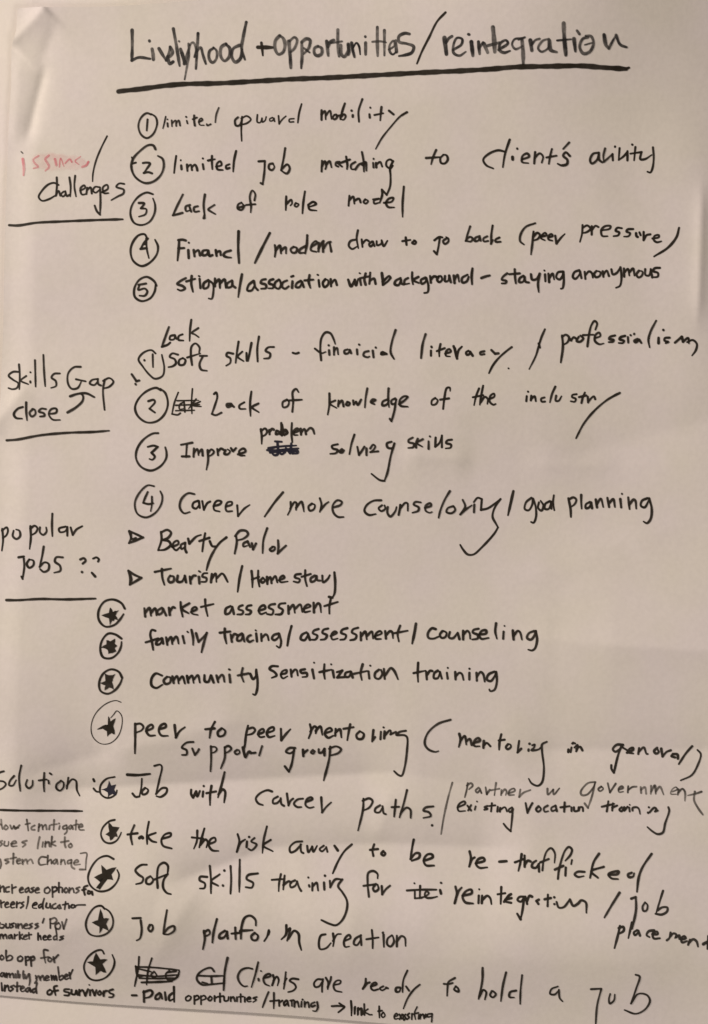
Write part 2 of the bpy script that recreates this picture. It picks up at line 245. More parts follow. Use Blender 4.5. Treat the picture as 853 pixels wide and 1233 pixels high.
# ------------------------------------------------------------------ handwriting
NOTES = r'''
@ 140 20
= word|Livelyhood|11
79,69 80,140 78,218; 78,216 110,202 166,208; 162,120 163,123; 175,160 180,186 182,212
w13 208,158 228,192 243,216; 243,216 256,182 262,150; 262,150 274,176 262,196 250,198; 250,198 260,232 276,222
277,62 293,150 308,242; w9 304,122 306,124; 312,160 322,190 330,232; 330,232 358,142
w13 318,180 330,214 338,230; w9 350,134 352,190 344,240 332,308; w11 396,84 392,160 386,256; w9 356,140 372,128 386,160 378,200; w11 392,170 408,152 420,190 434,232
w11 470,156 452,170 450,208 466,226 484,208 486,170 470,152; 530,136 508,152 506,196 524,218 546,198 548,156 530,138
596,142 566,158 558,196 576,224 600,206 608,160; w12 628,30 614,100 606,160 622,212
= plus_sign|plus sign|12
w15 684,152 754,153; w10 701,130 705,160 708,192
= underline|thick title underline|19
14,366 26,364 120,354 240,338 330,330 500,326 700,315 853,306 1020,300 1300,288 1500,280 1650,276 1800,270 1920,262 2080,260 2240,258 2330,264 2450,270; w10 2448,268 2462,264
@ 340 20
= word|opportunities|11
-12,96 -32,120 -34,160 -18,186 4,176 14,140 4,108 -12,96
w14 32,124 38,190 42,252; w11 36,122 60,104 72,118 60,156 40,176
w12 94,128 96,190 92,254; 94,128 116,112 134,118 128,156 104,184; w8 104,156 132,178
172,148 156,158 156,184 170,194 190,184 190,158 172,148; 214,124 218,158 222,194; 220,150 232,128 248,120
268,70 268,130 274,198; w8 236,134 288,126; 282,144 284,186 298,200 316,176 318,140; 318,140 322,180 318,190
334,134 340,170 348,202; w8 340,160 358,134 370,150 376,190; w10 400,104 401,106; 402,134 402,190
458,60 458,130 460,198; w9 434,130 470,128 500,134; w11 492,76 492,140 492,196; w9 514,168 540,150 536,126 518,146 518,178 532,192 548,180; 546,126 550,180
w12 612,96 590,92 562,106 562,132 600,142 632,156 624,184 590,196 562,200
= slash|tall slash|9
784,-2 744,40 706,114 672,180 648,238
@ 540 20
= word|reintegration|13
w18 -22,118 -12,196; w12 -14,140 0,120 14,112
w10 20,176 60,150 62,126 38,120 22,150 22,190 50,204 80,186; w10 92,104 96,106; w17 106,140 114,206
w13 140,140 146,198; w9 144,170 162,144; w14 166,150 184,192; w17 208,74 214,130 218,190; w12 184,160 240,146
w11 236,180 280,150 270,136 244,150 240,182 262,194 290,186
w9 346,128 312,132 300,156 316,178 350,164; w14 346,130 352,190 354,254; w8 330,134 360,124
w14 386,138 394,186; w10 392,160 410,138 430,132
w9 474,132 444,142 424,176 440,192 470,176 476,140; 476,140 484,184 512,194
w16 544,60 548,130 556,208; w9 514,140 580,134; w10 608,94 620,110; w14 594,132 602,190
w12 660,124 636,132 622,170 640,200 670,192 688,154 676,120 650,118; w7 646,160 680,150
w14 738,112 748,160 762,176; w10 762,176 780,140 796,112; w12 796,112 816,156 848,168
@ 0 150
= word|issues in faded red marker|8|red
w60|pink 190,180 280,184 390,190; w11 112,168 118,210 116,246; w5|grey 104,132 112,140; w8 190,154 164,172 172,190 188,206 164,214; w9 240,152 222,170 234,190 240,208 222,226; w9 268,170 276,200; w6 290,208 296,166 312,206; w7 318,190 340,170 350,184; w5 392,158 366,180 384,196; w9 400,208 420,200 430,184
= slash|curved slash after the red word|7
520,60 490,120 466,180 452,240 450,278
= word|Challenges|8
286,294 264,284 236,292 204,324 190,352 206,370 240,362 268,346; 277,258 278,300 272,346; 272,346 286,322 294,346; 310,326 298,338 306,350 318,340 318,324; 318,324 326,348 338,342; 338,258 344,300 342,350; 366,250 362,300 370,350
390,322 414,308 410,296 392,310 398,340 420,338; 420,338 424,308; 424,318 440,306 446,336; 484,306 462,304 452,322 464,332 486,316; 486,306 488,370 486,438; 486,438 470,420 460,394; 496,330 524,312 520,294 500,306 504,334 526,334; 602,290 578,288 564,304 600,318 598,336 572,350 540,368
= underline|line under Challenges|10
46,486 90,488 180,476 300,470 450,464 595,460
@ 140 120
= circled_number|circled 1|8
170,76 150,70 124,90 110,130 122,172 150,190 178,174 196,140 200,112 192,88 172,74; 154,100 150,154
= word|limited|8
@ 180 120 4.739
96,102 88,140 80,170; w8 106,118 106,119; 106,140 108,160; 130,124 132,158; 132,142 152,124 156,156; 156,140 170,124 178,154; w9 212,104 213,105; w8 216,126 220,142; w10 258,96 258,128 262,154; 250,118 274,108; 284,134 306,122 300,112 286,124 290,150 314,152; w9 330,146 332,154 352,146; 398,52 384,90 378,136
@ 140 120
= circled_number|circled 2|9
192,244 182,226 158,224 120,250 84,290 76,330 94,376 140,406 180,400 216,370 232,328 226,290 204,276; w6 78,282 84,300; 82,312 98,308; w9 132,310 150,308 166,312 152,336 136,358; 136,358 158,354 176,360
= word|limited|9
292,276 286,320 282,358; w8 314,296 314,298; 316,322 318,340; 344,318 346,348; 346,330 362,318 368,344; 368,330 382,318 390,330 394,346; w8 420,288 421,289; 420,316 424,340; 444,298 462,294; 464,276 464,310 466,340; w7 446,300 478,292; w9 484,328 510,320 504,302 488,314 490,340 516,344; 548,316 532,324 534,338 548,334; 580,252 570,300 566,352
= word|job|9
688,302 718,300; 718,300 716,350 708,412; 708,412 698,406; 756,312 740,316 738,336 752,344 764,330 758,314; 816,238 808,290 796,344; 796,344 826,316 838,336 824,360 796,346
= circled_number|circled 3|8
180,460 150,452 110,472 78,516 72,560 90,598 126,608 164,592 188,550 190,510 180,480; w9 112,502 138,504 122,528; 122,528 148,532 144,556 112,568
= word|Lack|9
324,462 300,510 276,562; 276,562 300,556 322,550; 358,512 338,520 340,542 356,538; 356,522 364,544; 396,518 378,524 380,544 402,542; 430,462 424,510 430,576; 424,576 428,560; 476,512 446,534 456,542 480,556
= word|of|8
606,500 590,510 588,530 606,536 618,518 606,502; w8 590,526 620,516; 668,490 672,460 658,442 646,470 652,520 650,548; 628,512 672,508
@ 340 120
= word|upward|8
-212,90 -226,104 -222,130 -204,128 -192,92; -192,88 -196,150 -194,204; -196,96 -170,84 -150,100 -168,118 -196,126; 94,26 82,70 76,116
@ 180 120 4.739
618,92 618,134 634,136 644,112; 644,112 646,134 662,124 668,104; 704,108 688,116 690,128 706,124 712,112; 712,112 716,130; 738,98 742,144; 742,144 760,118 780,100; 826,114 800,118 800,132 824,132
@ 340 120
= word|mobility|9
190,56 190,102; 190,76 206,60 210,100; 212,80 230,58 238,98; 252,78 244,92 252,100 266,88 260,76 252,78; 302,24 290,60 280,100; 280,92 298,76 306,84 296,102 280,98; 262,84 284,80; w10 334,58 335,59; 340,80 340,88; 386,4 368,60 370,112; w9 424,44 425,46; 420,76 422,92; 478,42 476,60 472,106; w8 444,80 486,72; w10 514,60 536,78
w7 602,68 570,86 520,140 480,190 450,242; w9 600,68 576,82
= word|matching|9
192,298 190,350; 190,330 206,300 212,326 208,338; 212,318 228,300 238,330; 276,304 260,306 258,320 270,326; 268,310 288,326; 308,278 314,320 312,338; 282,308 326,292; 352,304 332,318 334,338 352,338; 384,256 392,300 394,350; 352,340 370,316 386,310; 386,318 402,304 406,346; w8 440,288 440,290; 438,308 440,330; 452,308 454,330; 454,316 472,304 482,326; 
534,302 520,292 504,300 502,322 520,338; 520,338 532,322; 534,300 520,332 522,370 520,420 504,462; 504,462 480,436; 480,436 484,450
= word|role|9
20,470 18,536; 22,506 44,486 48,504 40,514; 66,502 60,514 70,520 80,508 66,502; 110,446 102,500 98,552; 126,510 150,496 164,506 150,514 130,520; 126,512 132,532 166,538
= word|model|9
324,466 320,514; 322,490 342,470 348,504; 348,490 370,480 378,498; 400,484 392,496 402,504 414,492 400,482; 462,482 442,490 444,504 464,500; 480,440 482,460 470,500; w8 438,484 466,480; 490,500 528,494 536,476 514,480 500,500 510,520 540,522; 586,422 580,500 580,568
@ 500 160
= word|to|9
100,88 86,120 76,156; w10 52,126 118,122; 134,112 120,128 124,150 142,152 156,134 150,114 134,110
= word|client's|9
428,98 396,92 350,110 326,136 340,162 374,178; 452,42 430,110 420,172; w11 466,124 467,136; w9 488,84 489,86; w9 512,136 546,122 536,108 514,120 512,148 542,154; 574,102 570,156; 572,130 596,108 612,124 606,152; 654,88 646,120 640,158; w8 628,128 676,120; w8 736,58 708,88; w10 740,122 720,104 708,120 728,140 726,160 700,166 682,158
@ 640 160
= word|ability|9
316,106 290,112 276,142 284,158 308,142 318,106; 318,106 320,140 334,152; 348,86 340,120 342,150; 342,150 358,136 384,112; 384,112 386,142; w8 396,76 396,78; w9 418,84 414,140; 414,140 436,124 454,104; 456,98 456,142; w8 478,66 480,68; w9 494,78 488,142; w8 470,110 524,102; 522,106 518,136 540,136 572,116; 578,80 582,130 576,180 566,200 552,196
@ 140 265
= circled_number|circled 4|9
152,92 140,72 112,76 84,108 72,150 84,198 124,224 164,208 198,168 204,130 190,98; 156,92 138,112 120,142; 120,142 150,138; w8 148,92 150,140 160,186; 150,94 140,120
= word|Financl|10
306,100 304,140 298,198; 302,100 322,98 338,102; 302,140 330,138; w9 352,112 353,113; 350,148 352,186; 376,148 380,178; 380,160 398,148 406,174; 440,148 420,152 418,172 438,170 446,150; 446,150 452,176 466,172; 482,148 486,176; 486,160 502,152 506,172; 554,150 526,160 520,174 536,182 556,184; w11 592,58 590,140 594,210
= slash|slash between the two words|11
742,66 704,140 670,210
= word|modern|10
766,124 770,150 766,180; 770,150 790,126 796,164; 796,150 818,134 820,164; 856,132 842,144 850,160 868,158 872,138 856,132; 922,76 920,120 912,164; 914,128 886,146 884,160 912,160; w9 942,132 970,112 964,104 946,118 940,148 966,156; 978,112 976,154; 976,140 994,110 1000,104; 998,112 998,156; 1000,140 1020,112 1034,108; 1030,112 1038,154
= word|draw|9
1160,96 1130,104 1122,126 1138,142 1162,130; 1166,52 1160,90 1168,138; 1184,96 1188,132; 1188,116 1206,98 1218,104; 1234,106 1220,118 1226,130 1240,120; 1238,106 1246,128; 1256,104 1258,124 1278,116 1280,100; 1280,100 1290,128 1308,102
= word|to|9
1396,86 1400,122; 1380,104 1418,98; w10 1440,102 1426,112 1440,118 1446,108 1436,100
= circled_number|circled 5|9
196,318 186,298 150,276 114,290 90,330 92,372 124,392 166,378 188,344 192,314; 110,314 146,308; 114,316 108,338 140,332 152,346 140,366 114,366
= word|stigma|10
338,282 312,296 296,310 322,320 334,332 314,342 298,336; 366,272 364,310 372,348; w9 340,298 382,286; 404,286 408,330; w8 400,272 404,274; 446,292 424,308 424,332 444,326 450,298; w9 446,292 468,310 470,350 462,382 448,380; 478,284 478,322; 480,306 498,288 502,330; 504,306 524,288 530,330; 560,294 538,308 534,326 556,324 562,298; 562,296 564,318 576,328
= slash|slash before association|10
608,264 598,320 590,374
= word|association|10
664,296 640,316 634,342 654,342 668,320; 666,298 672,326 684,340; 722,288 704,292 698,306 722,314 724,330 700,334; 758,288 742,294 738,308 758,316 758,330 736,332; 786,290 768,304 766,324 784,334 796,316 790,292
@ 340 265
= word|association|10
24,294 4,304 0,324 14,334 32,322; 50,298 48,330; w8 44,276 54,272; 90,296 70,308 66,326 84,326 96,304; 96,300 104,326; 132,268 128,300 136,330; w9 108,294 150,290; 176,292 180,324; w8 170,266 174,268; 208,288 196,306 204,326 222,312 220,292 206,290; 234,288 236,322; 238,308 254,290 264,316
= word|with|10
w11 318,290 332,322 350,290; 350,290 356,318 366,286; 374,284 380,316; w7 372,258 376,260; 402,260 396,290 402,314; w9 380,282 418,274; 424,256 422,290 420,310; 422,296 442,284 450,310
= word|background|10
w11 480,258 484,290 484,316; 484,300 516,272 522,280; 522,282 506,300 486,314; 570,282 546,296 542,312 560,316 572,292; 572,290 574,308 586,312; 606,282 590,292 590,310 612,308; 626,254 626,290 630,312; 656,276 632,292 658,306; 690,280 668,292 672,310 690,300 694,280; 694,282 704,320 700,350 684,354; 712,272 716,304; 716,290 730,274 742,276; 754,274 746,290 756,302 770,290 764,272 752,274; 784,272 784,298 800,294 804,268; 804,270 812,302; 826,270 830,306; 830,290 844,266 852,300; 892,266 866,282 868,304 888,298 898,276; 916,236 912,270 914,312
@ 500 265
= dash|dash|10
318,282 340,274 358,270
= word|staying|10
442,260 422,276 416,290 438,296 436,306 416,308; 478,240 480,280 484,308; w9 452,264 502,260; 520,272 502,284 500,302 518,300 526,278; 526,276 530,300 546,304; 556,264 562,290 582,288 596,266; 598,262 590,310 594,350; 624,266 626,298; w8 620,246 622,248; 640,262 644,302; 644,284 660,262 668,290; 708,252 686,256 678,280 694,290 708,272 710,252; 712,252 714,300 708,332 700,334
@ 600 310 4.265
= word|anonymous|10
412,70 388,80 380,104 392,114 408,100 418,80; 416,76 424,110; 440,78 444,114; 444,96 462,76 476,84 482,108; 500,74 488,90 498,106 518,98 520,80 504,74; 532,76 536,104; 536,92 552,72 564,100; 576,66 584,92 604,84 618,62; 622,56 628,100 620,150 600,160; 640,62 642,104; 642,84 660,64 668,98; 668,82 686,62 694,98; 716,74 704,92 714,108 732,98 734,78 718,74; 748,66 750,96 768,98 776,68; 776,66 784,108; 822,60 796,62 788,76 812,86 812,104 784,108
@ 500 265
= word|go|9
92,100 116,84 130,86; 118,90 112,130 104,168; 104,168 90,152; 152,90 134,104 142,118 158,108 160,92 148,84
= word|back|9
264,34 252,70 242,104; 242,104 262,84 276,92 268,106 246,104; 310,80 288,90 286,104 302,102 310,86; 310,86 314,102; 346,82 328,92 330,106 350,104; 372,30 366,70 364,118; 364,118 372,100; 404,88 386,98 386,108 410,108
= bracket|opening bracket before peer|9
576,20 530,38 506,74 504,106 522,122
@ 500 265
= word|peer|9
568,60 562,120 556,170; 568,84 586,66 598,76 590,94 566,104; 606,84 630,78 624,66 610,76 604,92 622,102; 640,88 660,82 654,72 640,82 640,98 658,104; 672,80 678,118; 680,116 700,90 718,72
@ 640 265
= word|pressure|9
242,30 240,70 230,110; 242,44 264,32 280,48 262,64 244,68; 286,36 286,76; 286,54 304,34 318,40; 330,56 372,48 376,36 350,36 332,54 336,82 362,84; 430,46 408,44 400,58 418,66 412,80 390,84; 484,50 458,52 452,62 470,70 462,84 440,86; w10 498,70 500,84 506,88; w9 514,66 520,80; 534,64 534,104; 536,100 548,80 566,76; 576,96 606,90 606,80 586,84 582,102 596,114 618,110
= bracket|closing bracket after pressure|10
702,46 690,90 650,140 584,182
@ 0 420
= word|skills|8
94,112 64,112 44,130 66,150 92,168 86,190 64,196 44,190; 94,76 98,120 98,196; 130,132 104,154 140,172; 150,114 151,115; 150,158 151,164; 172,56 174,120 176,184; 212,30 216,110 222,182; 292,120 264,122 252,140 272,156 274,180 250,190
= word|Gap|8
392,88 360,90 332,120 332,170 350,194 378,190 396,158; 370,148 416,158; 476,146 446,152 436,168 458,176 474,160; 474,148 478,172 490,178; 508,150 500,200 508,296; 500,156 530,142 550,160 530,184 504,192
= word|close|9
116,282 92,290 72,316 82,334 112,338; 132,260 132,300 136,346; 164,292 148,310 158,328 176,316 172,294 160,292; 226,292 204,290 192,304 216,312 220,324 198,328; w8 240,316 276,308 276,290 252,292 240,316 258,342 294,344
= arrow|curved arrow pointing up|10
330,308 370,284 402,252 404,228 392,216; 342,230 380,218 420,216 458,234
= underline|line under close|10
36,442 90,438 200,418 330,406 450,402 530,396
= colon_mark|small tick beside circled 1|9
638,124 660,156; 660,158 674,154; 656,170 658,174
@ 140 380
= word|Lack|9
256,56 240,100 222,152; 222,152 250,142 262,132; 284,96 264,100 260,116 280,116 286,98; 286,98 292,114; 322,92 304,100 302,118 326,122; 364,22 358,70 356,124; 398,62 366,86 380,92 400,106
= circled_number|circled 1|8
192,184 172,168 134,180 110,212 130,246 164,288 190,306 226,292 234,256 222,190; 178,188 180,250; 138,216 139,218
= word|soft|9
300,190 272,184 260,200 284,212 290,232 274,246 254,250; 324,206 306,216 306,238 328,238 336,216 322,206; 368,240 362,190 366,150 384,136 404,156 402,180; w8 344,204 408,184; 406,196 440,196; 420,198 404,236 412,262 440,268
= word|skills|9
566,186 538,182 534,196 552,208 552,230 532,244; 592,128 584,180 578,230; 610,176 588,200 616,222; 630,182 632,220; 654,134 644,190 638,222; 690,104 682,160 684,224; 762,154 734,156 722,172 744,186 740,206 714,210
= dash|dash|9
@ 340 380
= dash|dash|9
52,182 66,186 80,182
= word|financial|9
188,218 184,160 190,110 210,84 232,88 248,116 256,140; w9 158,162 190,184 210,178; w10 224,146 225,147; 226,170 228,192; 250,156 250,192; 250,176 264,158 270,190; 316,166 300,172 302,186 318,184 326,168; 326,168 332,184;  360,166 362,190; w9 370,142 372,144; 416,174 396,180 392,196 412,204 420,200; 436,172 440,204; w9 450,156 451,158; w10 478,180 476,190 494,188; 484,178 502,188; w9 546,72 528,130 522,180 538,212
= word|literacy|10
690,92 676,140 668,208; 716,172 716,196; w9 718,152 720,156; 762,140 756,170 756,200; 744,174 782,160; w9 784,186 812,176 804,164 790,174 788,196 808,200; 830,160 838,200 842,210; 
@ 500 380
= word|literacy|10
184,150 194,180 200,212; 200,210 208,170 224,152; w9 256,172 244,180 248,192 262,186 264,176; 264,178 276,196; w10 332,174 312,180 314,190 332,188; w10 366,168 384,186; 384,186 400,184; w9 464,154 440,172 400,208 372,244 354,280; w8 448,256 449,257
= slash|slash before professionalism|9
624,68 606,110 594,150; w8 594,150 580,196 548,260; 594,136 600,156
@ 640 380
= word|professionalism|10
146,98 150,150 140,228; w9 146,104 164,94 180,108 172,130 150,144; 180,112 190,122; 190,120 202,106 212,112; 226,104 216,124 232,128 248,112 234,98; w9 268,150 276,90 286,50 302,28 314,40 306,70; w8 246,96 296,94; w9 306,110 330,100 324,84 306,96 304,124 326,140 346,136; w10 400,98 378,104 372,114 394,120 390,128 370,130; 448,100 428,106 422,116 444,124 438,134 418,134; w9 462,106 464,132; w9 474,96 476,98; w9 492,90 492,92; 508,116 492,124 498,132 514,122; 516,118 526,134; w9 596,28 570,80 560,120 566,156; w10 608,110 608,136; w9 630,72 631,74; 660,110 638,112 636,124 656,130 642,136; w10 686,134 718,106; 718,106 724,130; 724,130 748,112 752,138; w9 744,132 770,122 790,140 786,170 768,196
@ 140 380
= circled_number|circled 2|9
218,362 196,350 150,366 110,404 94,446 108,486 150,516 196,512 234,480 252,430 240,376 216,354; 158,414 184,408 190,418 164,450; 164,450 180,462 190,469
= crossed_out_word|scribbled out word|7
302,372 284,420 272,476; 272,476 300,480 312,472; 330,418 310,430 308,452 330,450; 370,354 366,420 368,474; 408,416 372,434 412,440; w6 296,412 400,410; 290,434 404,430; 290,460 380,458; 330,416 334,466; 388,404 352,450
= word|Lack|9
474,380 484,372 490,392 480,430 464,476; 464,476 482,482 510,470; w11 556,428 536,430 540,442 560,434; 560,434 570,442; w9 620,420 596,436 598,450 626,452; 654,368 648,420 650,486; 688,426 658,444 690,468
= word|of|9
@ 340 380
= word|of|9
24,408 4,420 6,444 26,440 34,420 24,406; 50,466 54,420 52,370 68,356 80,372; 30,412 96,408
= word|knowledge|9
228,378 228,430 220,480; 256,412 230,426 262,448; 272,412 270,440; 272,430 288,412 296,440; 314,420 308,432 320,436 326,424 314,418; 342,412 344,432; 344,432 356,418; 356,418 364,434 380,408; 410,354 402,400 398,446; w10 430,420 450,410 436,406 426,420 444,430; w9 508,406 484,418 482,436 502,432 514,414; 512,354 510,400 514,444; 544,402 526,412 528,430 544,424 550,406; 548,408 540,460 526,512; 526,512 518,500; 562,430 590,410 604,394 586,392 566,410 568,436 604,442
= word|of~2|9
736,400 720,412 720,432 738,430 748,412 736,400; 774,452 780,400 792,352 806,350 808,366; 760,408 802,402
@ 500 380
= word|the|9
306,354 292,390 282,434; 276,396 326,386; 326,340 316,390 310,432; 314,420 334,394 348,404 346,428; 356,404 380,392 378,378 360,390 358,418 376,432 386,428
= word|industry|9
w9 542,368 543,369; 536,390 534,414; 558,388 556,410; 558,404 574,390 580,414; w9 622,396 606,402 608,416 624,416; 674,344 658,380 648,420; 678,388 676,412 690,412 704,390
@ 640 380
= word|industry|9
216,380 196,384 194,394 212,402 208,416 188,414; 256,372 246,396 240,422; 228,394 262,386; 270,392 272,420; 272,418 288,398 300,390 306,404; w10 424,374 400,386; w9 410,380 360,410 300,462 250,524 214,592
@ 140 380
= circled_number|circled 3 with open loop|9
206,568 180,570 134,600 104,646 100,690 124,730 170,748 216,728 244,690 246,660 240,636; 156,634 184,628 204,634; 204,634 174,662; 174,662 190,682 178,696 164,692
= word|Improve|9
344,624 340,684; 316,624 370,614; 320,680 356,680; w9 378,642 376,682; 378,664 394,644 400,674; 400,664 416,646 420,676; 444,650 446,700 438,744; 446,664 462,646 474,658 464,672 448,680; 490,644 494,674; 492,660 508,642 520,648; 530,650 524,668 540,670 552,656 540,646; 556,640 566,656; 566,656 580,640; 590,670 626,656 618,642 596,654 598,674 622,676
= word|problem|10
700,550 704,580 704,620; 700,560 720,546 730,560 722,576 706,584; w9 740,552 742,574; 742,562 754,548 762,552; 774,560 772,574 784,572 786,560 776,556; 798,520 798,550 794,574; 796,566 818,552 826,566 812,576 798,574; 
@ 340 380
= word|problem|10
0,528 4,556 0,580; 0,572 20,556 28,568 12,580; w9 48,520 46,570 50,612; 56,566 80,556 74,546 58,558 58,576 76,578; 90,548 92,576; 94,564 108,548 116,574; 118,560 136,544 148,550 156,572
@ 140 380
= crossed_out_word|scribbled out Job|9|navy
736,640 800,632 870,628; 740,654 800,648 880,642; 768,608 800,610; w10 780,612 780,670 764,674 750,660; 800,650 790,660 800,670 816,660; 744,662 850,652 878,660; 820,640 840,666; w9 846,618 842,660; 850,660 876,652 878,664 850,668; w9 730,650 760,640
@ 340 380
= word|solving|9
268,622 240,630 244,642 268,650 260,664 232,668; w10 288,646 276,658 288,662 296,652; w9 348,576 334,620 324,670; 362,634 370,674; 370,674 386,650 396,634; 406,642 406,674; 424,642 438,624 448,632 440,648 424,660; 424,660 462,656; w9 526,610 504,618 508,638 530,640 540,620; 540,618 522,680 506,760 492,798; 492,798 470,794 430,764
= word|skills|9
628,590 608,602 608,612 634,620 630,636 606,640; 652,596 644,616 644,638; 676,598 648,616 674,634; w9 710,584 711,585; 704,608 704,644; 738,590 736,634; 736,634 756,616 768,580; 768,580 768,636; 816,600 794,604 788,616 812,624 810,638 786,642
@ 0 600
= word|popular|9
14,148 18,200 12,252; 12,156 36,140 42,156 34,178 16,192; 70,156 66,182 84,196 102,182 98,156 82,150; 152,134 154,190 148,244; 152,146 172,132 186,144 178,164 156,178; 198,140 198,164 214,176 230,160 228,140; 258,74 256,130 258,182; w8 322,136 290,146 294,162 320,158 330,138; 330,138 330,180; 346,140 356,176; 356,176 374,150 402,134
= word|jobs|9
94,284 120,280; 120,290 122,330 114,388; 114,388 108,376; 146,294 134,316 146,334 166,322 166,300 146,294; 216,232 208,280 196,330; 196,330 220,308 240,316 238,344 216,354 198,340; 308,284 276,284 270,304 294,324 296,348 266,358
= question_marks|two question marks|10
w9 392,294 410,288 418,300 404,314; 400,354 401,355; w9 454,290 470,284 482,294 478,304; w10 448,358 464,376
= underline|line under jobs|10
34,490 90,490 200,484 320,486 466,482
= triangle_bullet|triangle bullet before Beauty Parlor|10
628,158 636,190 626,216; 628,158 660,172 694,188; 694,188 660,202 626,216; w8 636,168 640,196 660,190
= triangle_bullet|triangle bullet before Tourism|10
624,348 632,380 630,416; 624,348 650,366 686,382; 686,382 660,398 630,416; w8 632,362 640,392 634,404
@ 140 575
= circled_number|circled 4|8
186,42 156,38 116,74 94,124 106,174 146,192 190,172 220,130 226,90 216,66; w9 156,70 144,96 134,122; 134,122 160,128 182,124; 176,92 176,130 170,162
= word|Career|9
380,80 350,76 318,104 310,144 330,172 358,166; 398,112 376,122 372,142 388,150 402,134; 402,114 406,146; 418,114 426,156; 426,156 442,124 456,116; 472,138 504,128 510,116 490,112 474,132 476,156 502,164; 532,140 560,130 560,118 540,120 530,142 536,162 562,162; 586,134 590,186; w8 590,186 620,150 646,132
= slash|slash after Career|10
806,72 766,120 718,188
= word|Beauty|10
220,262 222,300 206,350; 220,264 250,252 268,266 254,290 226,300; 226,300 256,306 266,324 240,346 208,350; w9 274,334 304,318 300,304 282,312 276,332 292,350 310,336; 336,314 316,324 318,344 336,334; 336,316 336,346 342,360; 350,294 356,318; w10 356,318 390,284 412,276; w9 432,268 424,310 418,356; 404,306 452,290; w9 454,306 466,330 484,332; 534,288 500,316 468,364 450,404 438,446
= word|Parlor|10
580,280 584,310 574,366; 576,282 600,256 630,258 638,274 616,294 588,302; w9 636,306 616,318 616,332 634,328; 636,308 648,334; 656,316 662,346; 662,346 676,318; w9 730,244 712,300 708,364; 756,334 742,346 750,354 766,346 766,334 754,332; 782,302 784,334 780,366; w9 780,366 800,346 820,328
= word|Tourism|10
224,440 226,480 236,516; 190,454 228,446 268,438; 264,472 254,490 262,504 280,498 280,476 264,474; 300,472 298,500 320,500 334,474; 334,472 340,504; 358,476 362,510; 362,492 376,472 386,472; 402,478 404,510; w8 402,450 408,454; w9 442,460 424,462 418,476 438,484 436,500 414,502; 464,464 460,504; 464,486 482,462 486,502; 488,484 512,462 520,466 540,502
= slash|slash between Tourism and Homestay|10
610,426 598,480 588,550
@ 300 575
= word|Homestay|10
14,450 18,490 18,528; w9 16,490 50,478; 46,448 46,490 52,524; w10 68,482 58,496 66,506 78,496 72,484; 88,478 90,512; 90,496 104,478 110,508; 112,494 128,474 138,504; w9 146,494 172,482 166,472 150,484 152,502 188,500; w10 250,464 226,468 222,480 246,490 240,504 216,500; 272,446 272,490 280,522; w9 254,478 298,464; 318,472 298,486 300,502 318,496 326,474; 326,474 330,494 344,496; 354,472 358,504 380,488 390,470; w10 412,456 416,510 412,560 402,578; 402,578 386,574
= word|more|9
202,118 202,150 188,180; 200,150 222,118 230,124 228,156; 228,146 254,116 260,130 266,164; 304,126 288,140 294,160 314,152 318,132 304,126; 342,100 350,130 342,166; 344,160 370,128 384,118; 408,144 442,132 448,118 426,110 404,136 408,170 430,190 456,190
@ 430 575
= word|counseloring|9
116,110 80,112 46,134 36,162 56,180 90,176; 120,134 104,148 116,162 136,150 132,134; 148,142 146,170 160,188 184,162 190,142; 208,132 206,150 200,180; 206,152 232,122 242,124 244,160; 306,120 280,118 272,130 296,144 294,160 266,170; 326,146 356,136 352,124 330,136 330,160 350,170 360,166; 446,66 420,110 400,160 392,194; 462,138 436,148 430,166 454,172 472,156 464,138; 508,108 520,140 496,178; 496,178 520,156 552,134; 564,130 562,168; 562,118 580,98 600,104; 600,104 596,156; 596,156 630,148 690,104; 690,104 660,150 652,190 668,222 678,240; 678,240 660,270 600,336 560,370 532,370 508,344 496,324
= slash|slash before goal|11
752,66 740,120 726,182
@ 600 575
= word|goal|9
158,98 132,120 126,152 144,158 162,130 164,100; 166,102 178,140 180,190 168,218 156,214; 194,120 190,146 206,160 216,136 202,112; 246,114 224,128 222,150 240,152 252,124; 252,116 254,150; 266,86 262,120 268,158
= word|planning|10
336,100 346,150 348,190; w9 338,106 360,96 374,106 368,126 346,144; 398,84 398,120 400,150; 440,118 420,130 420,148 436,144 446,124; 446,120 450,148; 468,106 474,144; 474,128 492,102 504,142; 524,98 532,142; 532,124 552,104 560,142; 586,104 590,144; w8 594,78 595,80; 624,96 630,152; 630,130 650,106 658,112 662,150; 716,100 690,112 684,136 702,144 722,112; 724,100 736,150 730,200 712,220 696,212
@ 100 700
= circled_star|circled star before market|9
206,130 190,104 150,86 108,96 80,140 82,186 112,216 156,208 184,180 200,156; w9 160,146 150,184; f 91,162 108,155 129,149 131,136 135,122 143,130 149,144 161,142 179,136 170,147 162,162 171,174 173,186 163,183 149,180 142,195 133,212 132,198 129,177 110,171
= word|market|10
300,128 304,168; 306,148 324,126 332,164; 332,150 352,128 358,162; 384,126 364,140 366,158 384,150 390,128; 390,130 404,162; 418,126 422,160; 422,144 438,122 446,126; 474,98 476,130 484,168; 516,104 480,130 512,152; w9 524,146 552,132 546,122 530,130 528,152 556,160; 592,86 594,120 604,166; 572,122 632,108
= word|assessment|10
714,118 692,130 690,156 708,152 722,124; 722,122 730,156; 772,114 756,120 752,132 774,142 770,156 746,158; 814,114 796,118 790,132 812,142 806,156 786,158
@ 300 700
= word|assessment|10
